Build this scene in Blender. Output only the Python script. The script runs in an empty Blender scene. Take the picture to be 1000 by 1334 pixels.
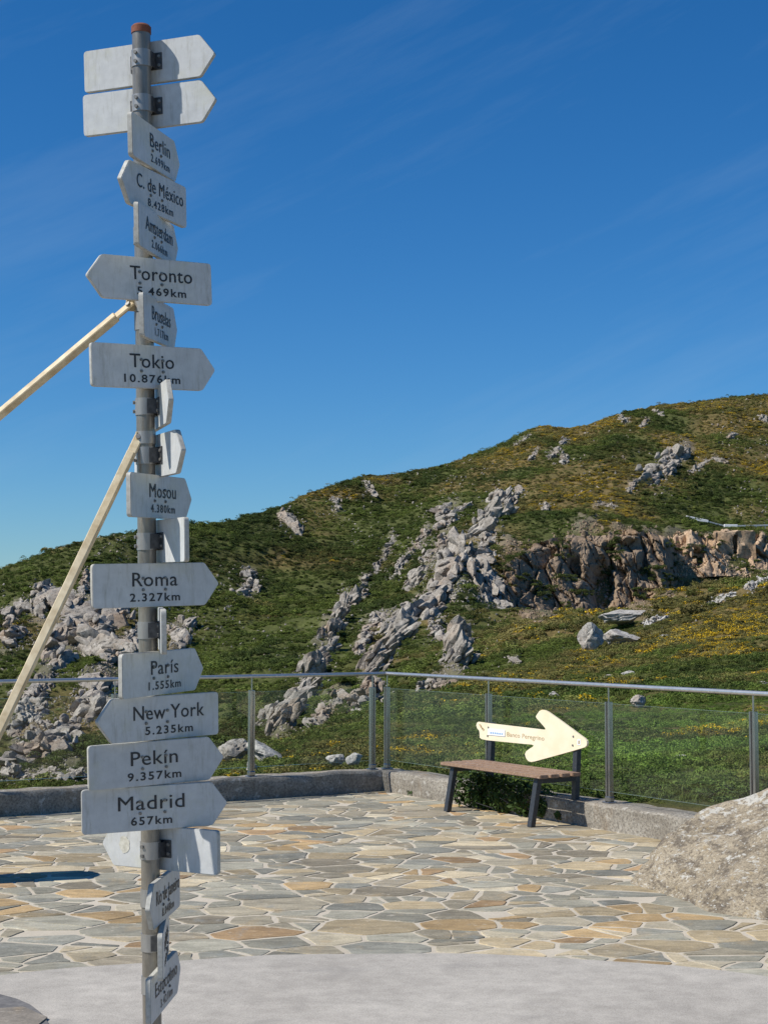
import bpy, bmesh, math, random
import numpy as np
from mathutils import Vector, Matrix
R = math.radians
random.seed(11); RNG = np.random.default_rng(11)
scene = bpy.context.scene; COL = scene.collection

# ------------------------------------------------------------------ camera
F, EYE = 2000.0, 1.75                 # focal length in photo pixels, eye height
PITCH = math.atan((810-667)/F)
cd = bpy.data.cameras.new('camera'); cam = bpy.data.objects.new('camera', cd); COL.objects.link(cam)
cam.location = (0, 0, EYE); cam.rotation_euler = (math.pi/2+PITCH, 0, 0)
cd.sensor_fit = 'VERTICAL'; cd.sensor_height = 36; cd.lens = 36*F/1334; cd.clip_start = .05; cd.clip_end = 5000
scene.camera = cam
# ------------------------------------------------------------------ sky and sun
SUN_AZ, SUN_EL = R(107), R(46)        # degrees left of the viewing direction, elevation
world = bpy.data.worlds.new('World'); scene.world = world; world.use_nodes = True
wn, wl = world.node_tree.nodes, world.node_tree.links; wn.clear()
sky = wn.new('ShaderNodeTexSky'); sky.sky_type = 'NISHITA'; sky.sun_disc = False
sky.sun_elevation = SUN_EL; sky.sun_rotation = -SUN_AZ
sky.altitude = 0; sky.air_density = 1.0; sky.dust_density = 0.1; sky.ozone_density = 3.0
bg = wn.new('ShaderNodeBackground'); bg.inputs['Strength'].default_value = 0.087
wo = wn.new('ShaderNodeOutputWorld')
tc = wn.new('ShaderNodeTexCoord'); mp = wn.new('ShaderNodeMapping'); mp.vector_type = 'TEXTURE'
mp.inputs['Location'].default_value = (.12, .35, .03); mp.inputs['Rotation'].default_value = (0, R(-24), 0); mp.inputs['Scale'].default_value = (.42, .30, .055)
nz = wn.new('ShaderNodeTexNoise'); nz.inputs['Scale'].default_value = 1.1; nz.inputs['Detail'].default_value = 7; nz.inputs['Roughness'].default_value = .62
rp = wn.new('ShaderNodeValToRGB'); rp.color_ramp.elements[0].position = .48; rp.color_ramp.elements[1].position = .85
rp.color_ramp.elements[0].color = (0, 0, 0, 1); rp.color_ramp.elements[1].color = (.13, .13, .13, 1)
mx = wn.new('ShaderNodeMixRGB'); mx.inputs['Color2'].default_value = (4.6, 6.0, 7.4, 1)
wl.new(tc.outputs['Generated'], mp.inputs['Vector']); wl.new(mp.outputs[0], nz.inputs['Vector']); wl.new(nz.outputs['Fac'], rp.inputs['Fac'])
hs = wn.new('ShaderNodeHueSaturation'); hs.inputs['Saturation'].default_value = 1.15; hs.inputs['Value'].default_value = 1.03
ti = wn.new('ShaderNodeMixRGB'); ti.blend_type = 'MULTIPLY'; ti.inputs['Fac'].default_value = 1; ti.inputs['Color2'].default_value = (.56, .79, 1.04, 1)
wl.new(sky.outputs[0], ti.inputs['Color1']); wl.new(ti.outputs[0], hs.inputs['Color'])
wl.new(rp.outputs[0], mx.inputs['Fac']); wl.new(hs.outputs[0], mx.inputs['Color1']); wl.new(mx.outputs[0], bg.inputs['Color']); wl.new(bg.outputs[0], wo.inputs['Surface'])
sd = bpy.data.lights.new('sun', 'SUN'); sun = bpy.data.objects.new('sun', sd); COL.objects.link(sun)
sd.energy = 5.0; sd.angle = R(.53); sd.color = (1.0, .955, .88)
SUNV = Vector((-math.sin(SUN_AZ)*math.cos(SUN_EL), math.cos(SUN_AZ)*math.cos(SUN_EL), math.sin(SUN_EL)))
sun.location = SUNV*50; sun.rotation_euler = (-SUNV).to_track_quat('-Z', 'Y').to_euler()
vs = scene.view_settings; vs.view_transform = 'Standard'; vs.look = 'None'; vs.exposure = 0.18; vs.gamma = 1.0
scene.cycles.use_denoising = True; scene.cycles.max_bounces = 8; scene.cycles.transparent_max_bounces = 16

# ------------------------------------------------------------------ pixel -> place helpers
CP, SP = math.cos(PITCH), math.sin(PITCH)
def ray(x, y):
    dx, dy = (x-500)/F, (667-y)/F
    return np.array([dx, CP-SP*dy, SP+CP*dy])
def ground(x, y, z=0.0):
    d = ray(x, y); t = (z-EYE)/d[2]; return np.array([0, 0, EYE])+d*t
def onplane(x, y, p, n):
    d = ray(x, y); o = np.array([0, 0, EYE]); p, n = np.asarray(p, float), np.asarray(n, float)
    return o+d*((p-o)@n/(d@n))
def zat(x, y, Y):                      # height of the line of sight at depth Y
    d = ray(x, y); return EYE+Y*d[2]/d[1]
def project(P):
    P = np.asarray(P, float); z = P[..., 2]-EYE
    d = P[..., 1]*CP+z*SP; u = -P[..., 1]*SP+z*CP
    return 500+F*P[..., 0]/d, 667-F*u/d

# ------------------------------------------------------------------ numpy noise
def _h(ix, iy, iz, seed):
    n = (ix.astype(np.int64)*374761393+iy.astype(np.int64)*668265263+iz.astype(np.int64)*2147483647+seed*1274126177) & 0xffffffff
    n = ((n ^ (n >> 13))*1274126177) & 0xffffffff; n = n ^ (n >> 16)
    return (n & 0xffff)/32768.0-1.0
def noise3(x, y, z, seed=0):
    x, y, z = np.broadcast_arrays(np.asarray(x, float), np.asarray(y, float), np.asarray(z, float))
    ix, iy, iz = np.floor(x), np.floor(y), np.floor(z); fx, fy, fz = x-ix, y-iy, z-iz
    sx, sy, sz = [t*t*t*(t*(6*t-15)+10) for t in (fx, fy, fz)]
    r = 0
    for a in (0, 1):
        for b in (0, 1):
            for c in (0, 1):
                r = r+_h(ix+a, iy+b, iz+c, seed)*(sx if a else 1-sx)*(sy if b else 1-sy)*(sz if c else 1-sz)
    return r
def fbm(x, y, z=0.0, o=4, seed=0, g=.5):
    r, a = 0, 1.0
    for i in range(o):
        r = r+a*noise3(x*2**i, y*2**i, np.asarray(z)*2**i, seed+i); a *= g
    return r
def smooth(e0, e1, v):
    t = np.clip((v-e0)/(e1-e0), 0, 1); return t*t*(3-2*t)

# ------------------------------------------------------------------ object helpers
def link(o, parent=None):
    COL.objects.link(o)
    if parent is not None: o.parent = parent
    return o
def mesh_obj(name, verts, faces, mat=None, parent=None, smooth_=False, mats=None, fm=None):
    me = bpy.data.meshes.new(name); me.from_pydata([tuple(map(float, v)) for v in verts], [], faces); me.update()
    for m in (mats or ([mat] if mat else [])): me.materials.append(m)
    if fm is not None: me.polygons.foreach_set('material_index', fm)
    if smooth_: me.shade_smooth()
    return link(bpy.data.objects.new(name, me), parent)
def bm_obj(name, bm, mat=None, parent=None, smooth_=False, angle=None):
    me = bpy.data.meshes.new(name); bm.to_mesh(me); bm.free()
    if mat: me.materials.append(mat)
    if smooth_ or angle: me.shade_smooth()
    if angle: me.set_sharp_from_angle(angle=R(angle))
    return link(bpy.data.objects.new(name, me), parent)
def empty(name, loc, label=None, cat=None, group=None, kind=None):
    o = link(bpy.data.objects.new(name, None)); o.location = tuple(map(float, loc)); o.empty_display_size = .1
    return tag(o, label, cat, group, kind)
def tag(o, label=None, cat=None, group=None, kind=None):
    if label: o['label'] = label
    if cat: o['category'] = cat
    if group: o['group'] = group
    if kind: o['kind'] = kind
    return o
def basis(e, u, n, o):                # local x=e, y=n, z=u
    m = Matrix.Identity(4)
    for i in range(3): m[i][0], m[i][1], m[i][2], m[i][3] = e[i], n[i], u[i], o[i]
    return m
def bm_box(bm, lo, hi, bev=0.0, mtx=None, seg=1):
    r = bmesh.ops.create_cube(bm, size=1); vs_ = r['verts']
    for v in vs_: v.co = Vector([lo[i]+(hi[i]-lo[i])*(v.co[i]+.5) for i in range(3)])
    if bev:
        es = list({e for v in vs_ for e in v.link_edges})
        rr = bmesh.ops.bevel(bm, geom=es, offset=bev, segments=seg, affect='EDGES'); vs_ = list({v for f_ in rr['faces'] for v in f_.verts} | {v for v in vs_ if v.is_valid})
    if mtx is not None: bmesh.ops.transform(bm, matrix=mtx, verts=[v for v in vs_ if v.is_valid])
    return vs_
def bm_tube(bm, a, b, r0, r1=None, n=16, caps=True):
    a, b = Vector(a), Vector(b); r1 = r0 if r1 is None else r1
    d = (b-a); q = d.to_track_quat('Z', 'Y').to_matrix().to_4x4()
    r = bmesh.ops.create_cone(bm, cap_ends=caps, segments=n, radius1=r0, radius2=r1, depth=d.length, matrix=Matrix.Translation((a+b)/2) @ q)
    return r['verts']

# ------------------------------------------------------------------ materials
MATS = {}
class NT:
    def __init__(s, name):
        s.m = bpy.data.materials.new(name); s.m.use_nodes = True; s.t = s.m.node_tree; s.n = s.t.nodes; s.l = s.t.links
        s.b = s.n['Principled BSDF']; s.out = s.n['Material Output']
    def node(s, typ, **k):
        n = s.n.new(typ)
        for a, v in k.items():
            if a.startswith('i_'):
                key = a[2:].replace('_', ' '); n.inputs[int(key) if key.isdigit() else key].default_value = v
            else: setattr(n, a, v)
        return n
    def coord(s, kind='Object', scale=(1, 1, 1), rot=(0, 0, 0)):
        if kind == 'World': o = s.node('ShaderNodeNewGeometry').outputs['Position']
        else: o = s.node('ShaderNodeTexCoord').outputs[kind]
        mp_ = s.node('ShaderNodeMapping'); mp_.inputs['Scale'].default_value = scale; mp_.inputs['Rotation'].default_value = rot
        s.l.new(o, mp_.inputs['Vector']); return mp_.outputs[0]
    def noise(s, vec, scale, detail=5, rough=.55, dist=0):
        n = s.node('ShaderNodeTexNoise'); n.inputs['Scale'].default_value = scale; n.inputs['Detail'].default_value = detail
        n.inputs['Roughness'].default_value = rough; n.inputs['Distortion'].default_value = dist
        s.l.new(vec, n.inputs['Vector']); return n.outputs['Fac']
    def vor(s, vec, scale, out='Distance', feature='F1'):
        n = s.node('ShaderNodeTexVoronoi'); n.feature = feature; n.inputs['Scale'].default_value = scale; s.l.new(vec, n.inputs['Vector']); return n.outputs[out]
    def ramp(s, fac, stops):
        n = s.node('ShaderNodeValToRGB'); cr = n.color_ramp
        while len(cr.elements) < len(stops): cr.elements.new(.5)
        for e, (p, c) in zip(cr.elements, stops):
            e.position = p; e.color = (c, c, c, 1) if isinstance(c, (int, float)) else (*c, 1)
        s.l.new(fac, n.inputs['Fac']); return n.outputs['Color']
    def mix(s, fac, a, b, mode='MIX'):
        n = s.node('ShaderNodeMixRGB'); n.blend_type = mode
        for v, i in ((fac, 'Fac'), (a, 'Color1'), (b, 'Color2')):
            if hasattr(v, 'is_linked') or hasattr(v, 'links'): s.l.new(v, n.inputs[i])
            else: n.inputs[i].default_value = v if i == 'Fac' else ((*v, 1) if len(v) == 3 else v)
        return n.outputs['Color']
    def attr(s, name, typ='GEOMETRY'):
        n = s.node('ShaderNodeAttribute'); n.attribute_name = name; n.attribute_type = typ; return n
    def bump(s, h, strength=.5, dist=.01, prev=None):
        n = s.node('ShaderNodeBump'); n.inputs['Strength'].default_value = strength; n.inputs['Distance'].default_value = dist
        s.l.new(h, n.inputs['Height'])
        if prev is not None: s.l.new(prev, n.inputs['Normal'])
        s.l.new(n.outputs[0], s.b.inputs['Normal']); return n.outputs[0]
    def set(s, color=None, rough=None, metal=None, spec=None):
        for v, i in ((color, 'Base Color'), (rough, 'Roughness'), (metal, 'Metallic'), (spec, 'Specular IOR Level')):
            if v is None: continue
            if hasattr(v, 'links'): s.l.new(v, s.b.inputs[i])
            else: s.b.inputs[i].default_value = (*v, 1) if isinstance(v, tuple) else v
        return s.m
def m_simple(name, c1, c2, scale=20, rough=.6, metal=0., bump=.1, kind='Object', detail=6, bd=.002):
    t = NT(name); v = t.coord(kind); f = t.noise(v, scale, detail); col = t.mix(t.ramp(f, [(.35, 0.), (.68, 1.)]), c1, c2)
    if bump: t.bump(t.noise(v, scale*4, 4), bump, bd)
    return t.set(col, rough, metal)

def make_sign_paint():
    t = NT('sign_paint'); v = t.coord('Object'); vs2 = t.coord('Object', (34, 34, 5))
    oi = t.node('ShaderNodeObjectInfo'); cx = t.node('ShaderNodeCombineXYZ'); ml = t.node('ShaderNodeMath'); ml.operation = 'MULTIPLY'; ml.inputs[1].default_value = 170; t.l.new(oi.outputs['Random'], ml.inputs[0])
    for k_ in 'XYZ': t.l.new(ml.outputs[0], cx.inputs[k_])
    def shifted(o): a_ = t.node('ShaderNodeVectorMath'); a_.operation = 'ADD'; t.l.new(o, a_.inputs[0]); t.l.new(cx.outputs[0], a_.inputs[1]); return a_.outputs[0]
    v, vs2 = shifted(v), shifted(vs2)
    base = t.mix(t.ramp(t.noise(v, 26, 6, .65), [(.3, 0.), (.75, 1.)]), (.45, .455, .445), (.555, .56, .545))
    grime = t.ramp(t.noise(vs2, 1.6, 7, .72), [(.52, 0.), (.72, .68)])
    col = t.mix(grime, base, (.30, .29, .24))
    spots = t.ramp(t.noise(v, 120, 3), [(.68, 0.), (.76, .6)])
    col = t.mix(spots, col, (.36, .34, .28))
    moss = t.ramp(t.noise(v, 6, 5, .65), [(.52, 0.), (.72, .5)])
    col = t.mix(moss, col, (.47, .46, .33))
    tone = t.ramp(oi.outputs['Random'], [(0., .90), (1., 1.07)]); col = t.mix(1., col, tone, 'MULTIPLY')
    t.bump(t.noise(v, 160, 4), .12, .001)
    return t.set(col, .42, 0., .4)
def make_galv(name, a, b, rough, metal=.85):
    t = NT(name); v = t.coord('Object', (1, 1, .25)); f = t.noise(v, 30, 7, .7)
    col = t.mix(t.ramp(f, [(.3, 0.), (.7, 1.)]), a, b)
    st = t.ramp(t.noise(t.coord('Object', (30, 30, 2)), 2, 6, .7), [(.58, 0.), (.72, .7)])
    col = t.mix(st, col, (.23, .17, .11))
    t.bump(t.noise(v, 90, 4), .15, .001)
    return t.set(col, rough, metal)
def make_stone_paving():
    t = NT('flagstone'); v = t.coord('World'); at = t.attr('tint')
    lay = t.noise(t.coord('World', (1.0, 2.6, 1), (0, 0, R(20))), 4.5, 8, .66, .8)
    f1 = t.ramp(lay, [(.34, .72), (.52, 1.0), (.72, 1.26)])
    col = t.mix(1.0, at.outputs['Color'], f1, 'MULTIPLY')
    och = t.ramp(t.noise(v, 3.2, 5, .6, .5), [(.58, 0.), (.74, .5)])
    col = t.mix(och, col, (.45, .32, .165))
    gre = t.ramp(t.noise(t.coord('World', (1.3, .8, 1)), 5.1, 5, .6), [(.58, 0.), (.74, .5)])
    col = t.mix(gre, col, (.235, .255, .25))
    blot = t.ramp(t.noise(v, 1.3, 6, .65), [(.3, .80), (.7, 1.15)]); col = t.mix(1.0, col, blot, 'MULTIPLY')
    ed = t.ramp(t.noise(v, 14, 6, .7), [(.57, 0.), (.72, .6)]); col = t.mix(ed, col, (.58, .52, .42))
    fine = t.ramp(t.noise(v, 75, 5, .7), [(.3, .76), (.7, 1.2)])
    col = t.mix(1.0, col, fine, 'MULTIPLY')
    h = t.mix(.5, lay, t.noise(v, 26, 6, .6)); t.bump(h, .55, .012)
    return t.set(col, .78, 0., .25)
def make_mortar():
    t = NT('mortar'); v = t.coord('World')
    col = t.mix(t.ramp(t.noise(v, 2.3, 6, .6), [(.3, 0.), (.7, 1.)]), (.47, .41, .315), (.58, .515, .41))
    col = t.mix(t.ramp(t.noise(v, 60, 5, .7), [(.3, .35), (.7, 0.)]), col, (.27, .24, .19))
    t.bump(t.noise(v, 90, 5), .4, .004); return t.set(col, .92, 0., .2)
def make_concrete():
    t = NT('pale_concrete'); v = t.coord('World')
    col = t.mix(t.ramp(t.noise(v, 1.1, 7, .62), [(.3, 0.), (.7, 1.)]), (.36, .33, .285), (.45, .415, .36))
    sp = t.ramp(t.noise(v, 150, 4, .75), [(.34, .70), (.5, 1.0), (.7, 1.22)])
    col = t.mix(1.0, col, sp, 'MULTIPLY')
    st = t.ramp(t.noise(t.coord('World', (1, 2.2, 1)), .9, 6, .65, .6), [(.60, 0.), (.78, .42)])
    col = t.mix(st, col, (.20, .195, .185))
    vo = t.ramp(t.vor(v, 95), [(.05, .55), (.16, 1.)]); col = t.mix(1., col, vo, 'MULTIPLY')
    bl = t.ramp(t.noise(v, 7, 6, .7), [(.35, .86), (.65, 1.1)]); col = t.mix(1., col, bl, 'MULTIPLY')
    wv = t.node('ShaderNodeVectorMath'); wv.operation = 'ADD'; nn = t.node('ShaderNodeTexNoise'); nn.inputs['Scale'].default_value = 3.5; nn.inputs['Detail'].default_value = 5
    sc_n = t.node('ShaderNodeVectorMath'); sc_n.operation = 'SCALE'; sc_n.inputs['Scale'].default_value = .5; t.l.new(v, nn.inputs['Vector']); t.l.new(nn.outputs['Color'], sc_n.inputs[0]); t.l.new(v, wv.inputs[0]); t.l.new(sc_n.outputs[0], wv.inputs[1])
    ck = t.ramp(t.vor(wv.outputs[0], .55, 'Distance', 'DISTANCE_TO_EDGE'), [(.0, .14), (.003, 0.)]); col = t.mix(ck, col, (.16, .15, .14))
    t.bump(t.noise(v, 170, 4, .7), .35, .003); return t.set(col, .9, 0., .2)
def make_wall_mat():
    t = NT('wall_stone'); v = t.coord('World')
    col = t.mix(t.ramp(t.noise(v, 3, 7, .65), [(.3, 0.), (.7, 1.)]), (.20, .175, .14), (.37, .34, .285))
    col = t.mix(t.ramp(t.noise(v, 48, 5, .75), [(.40, .75), (.55, 0.)]), col, (.12, .105, .085))
    li = t.ramp(t.noise(v, 11, 6, .7), [(.57, 0.), (.66, .85)]); col = t.mix(li, col, (.46, .44, .39))
    st = t.ramp(t.noise(t.coord('World', (1, 1, .3)), 4, 5, .6), [(.56, 0.), (.74, .7)]); col = t.mix(st, col, (.22, .15, .085))
    t.bump(t.noise(v, 55, 6, .7), .7, .012); return t.set(col, .95, 0., .15)
def make_granite(name, c1, c2, stain, lich, sc=1.0, la=.55):
    t = NT(name); v = t.coord('World')
    col = t.mix(t.ramp(t.noise(v, .5*sc, 8, .68), [(.32, 0.), (.68, 1.)]), c1, c2)
    s = t.ramp(t.noise(v, .16*sc, 6, .62, .4), [(.50, 0.), (.68, .85)]); col = t.mix(s, col, stain)
    l = t.ramp(t.noise(v, 1.25*sc, 6, .75), [(la, 0.), (la+.07, .9)]); col = t.mix(l, col, lich)
    d = t.ramp(t.noise(v, 2.4*sc, 5, .8), [(.37, .8), (.49, 0.)]); col = t.mix(d, col, (.07, .062, .052))
    sk = t.ramp(t.noise(t.coord('World', (1.6, 1.6, .35)), 1.1*sc, 6, .7), [(.35, .72), (.65, 1.12)]); col = t.mix(1., col, sk, 'MULTIPLY')
    h = t.bump(t.noise(v, .9*sc, 9, .72, .3), .7, .32/sc); return t.set(col, .93, 0., .15)
def make_leaf(name, hue_var=.25, inst=True, fixed=None, trans=.25):
    t = NT(name)
    if fixed: base = t.mix(0., fixed, fixed)
    else: base = t.attr('tint', 'INSTANCER' if inst else 'GEOMETRY').outputs['Color']
    v = t.coord('World'); rnd = t.ramp(t.noise(v, 5, 3, .6), [(.3, .72), (.7, 1.3)])
    col = t.mix(1., base, rnd, 'MULTIPLY'); t.set(col, .75, 0., .2)
    tr = t.node('ShaderNodeBsdfTranslucent'); t.l.new(col, tr.inputs['Color']); ms = t.node('ShaderNodeMixShader'); ms.inputs[0].default_value = trans
    t.l.new(t.b.outputs[0], ms.inputs[1]); t.l.new(tr.outputs[0], ms.inputs[2]); t.l.new(ms.outputs[0], t.out.inputs['Surface'])
    return t.m
def make_terrain_mat():
    t = NT('hillside_soil'); v = t.coord('World'); a = t.attr('soil').outputs['Color']
    f = t.ramp(t.noise(v, .35, 8, .7), [(.3, .6), (.5, 1.), (.7, 1.4)]); col = t.mix(1., a, f, 'MULTIPLY')
    f2 = t.ramp(t.noise(v, 3.5, 6, .7), [(.3, .65), (.7, 1.35)]); col = t.mix(1., col, f2, 'MULTIPLY')
    t.bump(t.noise(v, 1.4, 8, .7), .8, .4); return t.set(col, .95, 0., .1)
def make_glass():
    t = NT('panel_glass'); t.n.remove(t.b)
    tr = t.node('ShaderNodeBsdfTransparent'); tr.inputs['Color'].default_value = (.98, .99, .985, 1)
    gl = t.node('ShaderNodeBsdfGlossy'); gl.inputs['Roughness'].default_value = .015; gl.inputs['Color'].default_value = (1, 1, 1, 1)
    df = t.node('ShaderNodeBsdfDiffuse'); df.inputs['Color'].default_value = (.5, .5, .46, 1)
    lw = t.node('ShaderNodeLayerWeight'); lw.inputs['Blend'].default_value = .5
    pw = t.node('ShaderNodeMath'); pw.operation = 'POWER'; pw.inputs[1].default_value = 4.5; t.l.new(lw.outputs['Facing'], pw.inputs[0])
    fr = t.node('ShaderNodeMapRange'); fr.inputs[3].default_value = .02; fr.inputs[4].default_value = .7; t.l.new(pw.outputs[0], fr.inputs[0])
    m1 = t.node('ShaderNodeMixShader'); m2 = t.node('ShaderNodeMixShader')
    dust = t.ramp(t.noise(t.coord('World'), 2.2, 6, .7), [(.35, .001), (.8, .010)])
    t.l.new(fr.outputs[0], m1.inputs[0]); t.l.new(tr.outputs[0], m1.inputs[1]); t.l.new(gl.outputs[0], m1.inputs[2])
    t.l.new(dust, m2.inputs[0]); t.l.new(m1.outputs[0], m2.inputs[1]); t.l.new(df.outputs[0], m2.inputs[2])
    t.l.new(m2.outputs[0], t.out.inputs['Surface']); return t.m
def make_boulder_mat():
    t = NT('lichen_granite'); v = t.coord('World'); vv = t.coord('World', (1, 1, 2.2), (R(12), R(-22), 0))
    col = t.mix(t.ramp(t.noise(v, 2.2, 8, .7), [(.3, 0.), (.7, 1.)]), (.26, .215, .15), (.45, .38, .275))
    d = t.ramp(t.noise(vv, 6, 7, .75), [(.40, .8), (.52, 0.)]); col = t.mix(d, col, (.12, .10, .08))
    g = t.ramp(t.noise(v, 70, 4, .8), [(.35, .6), (.55, 1.), (.7, 1.35)]); col = t.mix(1., col, g, 'MULTIPLY')
    o = t.ramp(t.noise(v, 9, 5, .7), [(.60, 0.), (.72, .5)]); col = t.mix(o, col, (.36, .24, .08))
    geo = t.node('ShaderNodeNewGeometry'); sep = t.node('ShaderNodeSeparateXYZ'); t.l.new(geo.outputs['Position'], sep.inputs[0])
    mr = t.node('ShaderNodeMapRange'); mr.inputs[1].default_value = .02; mr.inputs[2].default_value = .75; mr.inputs[3].default_value = -.06; mr.inputs[4].default_value = .14; t.l.new(sep.outputs['Z'], mr.inputs[0])
    ad = t.node('ShaderNodeMath'); ad.operation = 'ADD'; t.l.new(t.noise(vv, 7.5, 5, .62, .25), ad.inputs[0]); t.l.new(mr.outputs[0], ad.inputs[1])
    li = t.ramp(ad.outputs[0], [(.61, 0.), (.64, .8)]); lc = t.mix(t.ramp(t.noise(v, 55, 4), [(.3, 0.), (.7, 1.)]), (.46, .44, .385), (.58, .565, .51))
    col = t.mix(li, col, lc)
    l2 = t.ramp(t.noise(vv, 26, 4, .7), [(.585, 0.), (.625, .8)]); col = t.mix(l2, col, lc)
    d2 = t.ramp(t.noise(vv, 34, 4, .75), [(.36, .8), (.46, 0.)]); col = t.mix(d2, col, (.10, .08, .06))
    h = t.bump(t.noise(v, 24, 8, .75), .7, .03); t.bump(t.noise(vv, 5, 5, .6), .5, .05, h); return t.set(col, .95, 0., .12)
def make_wood():
    t = NT('weathered_slat'); v = t.coord('Object', (2, 40, 40)); f = t.noise(v, 1.6, 7, .7)
    col = t.mix(t.ramp(f, [(.3, 0.), (.7, 1.)]), (.15, .088, .055), (.36, .24, .16)); w = t.ramp(t.noise(t.coord('Object', (4, 30, 30)), 2, 5, .7), [(.56, 0.), (.7, .7)])
    col = t.mix(w, col, (.55, .49, .42)); t.bump(f, .4, .002); return t.set(col, .7, 0., .3)

M = dict(
    sign=make_sign_paint(), edge=m_simple('sign_edge', (.33, .32, .28), (.46, .45, .41), 60, .6), ink=m_simple('black_lettering', (.012, .012, .014), (.03, .03, .032), 80, .5, bump=0),
    pole=make_galv('galvanised_pole', (.15, .135, .11), (.30, .275, .235), .36, .5), clamp=make_galv('clamp_steel', (.27, .26, .24), (.40, .385, .36), .42, .6),
    dark=m_simple('dark_bracket_steel', (.05, .05, .052), (.10, .10, .10), 60, .5, .5), rust=m_simple('rusty_cap', (.13, .04, .022), (.22, .075, .04), 40, .85, 0, .4),  # dark: darker steel of the brackets, also used for stems and trunks
    brace=m_simple('tan_brace_paint', (.42, .32, .18), (.64, .54, .36), 22, .6, 0, .25), bolt=make_galv('bolt_steel', (.12, .115, .105), (.26, .25, .23), .45, .5),
    stone=make_stone_paving(), mortar=make_mortar(), concrete=make_concrete(), wall=make_wall_mat(),
    granite=make_granite('grey_granite', (.26, .228, .188), (.42, .385, .335), (.31, .225, .155), (.54, .51, .455), .9, .60),
    brown=make_granite('quarried_rock', (.20, .145, .098), (.38, .285, .195), (.29, .185, .10), (.46, .38, .28), .8, .60),
    tanrock=make_granite('tan_rock', (.40, .275, .175), (.58, .43, .29), (.44, .28, .16), (.62, .49, .36), .8, .62),
    near=make_granite('near_granite', (.36, .34, .30), (.52, .50, .46), (.36, .30, .24), (.60, .59, .56), 3.0, .58),
    boulder=make_boulder_mat(), leaf=make_leaf('shrub_leaf'), flower=make_leaf('gorse_flower', fixed=(.60, .40, .015), trans=.15), ivy=make_leaf('bench_shrub_leaf', fixed=(.05, .085, .02), trans=.2),
    soil=make_terrain_mat(), glass=make_glass(), steel=make_galv('brushed_steel', (.30, .30, .295), (.42, .42, .41), .2, .9), rail=m_simple('rail_steel', (.50, .49, .47), (.60, .59, .57), 30, .34, .8, 0),
    slat=make_wood(), benchsteel=m_simple('anthracite_steel', (.03, .033, .037), (.045, .048, .053), 40, .45, .2, .1),
    board=m_simple('cream_board', (.74, .63, .43), (.80, .71, .53), 5, .5, 0, .05), engrave=m_simple('engraved_brown', (.36, .26, .13), (.44, .33, .18), 30, .7, bump=0),
    plaque=m_simple('plaque_white', (.72, .74, .78), (.80, .81, .83), 30, .4, bump=0), blue=m_simple('plaque_blue', (.22, .36, .55), (.28, .42, .6), 30, .5, bump=0),
    gedge=m_simple('glass_edge', (.16, .21, .18), (.22, .28, .24), 30, .2, bump=0),
    white=m_simple('barrier_white', (.74, .74, .72), (.82, .82, .80), 3, .7), sleeve=m_simple('pale_metal', (.45, .45, .44), (.55, .55, .53), 3, .5, .6),
)

# ------------------------------------------------------------------ terrace layout
C0 = ground(498, 1030)[:2]                                           # inner corner of the low walls
A1 = ground(0, 1064)[:2]; U1 = (A1-C0)/np.linalg.norm(A1-C0)         # wall towards the left
U2 = np.array([-U1[1], U1[0]]); U2 = U2 if U2[0] > 0 else -U2        # wall towards the right, square to it
WH, WT = .205, .34
def wallY(a):                                                        # depth at which a line of sight X=a*Y meets the outer wall face
    a = np.asarray(a, float); o = C0-(U1+U2)*WT
    tL = (a*o[1]-o[0])/(U1[0]-a*U1[1]); tR = (a*o[1]-o[0])/(U2[0]-a*U2[1])
    yl, yr = o[1]+tL*U1[1], o[1]+tR*U2[1]
    return np.clip(np.where(a < o[0]/o[1], np.where(tL > 0, yl, 5), np.where(tR > 0, yr, 5)), 3, 30)

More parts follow.
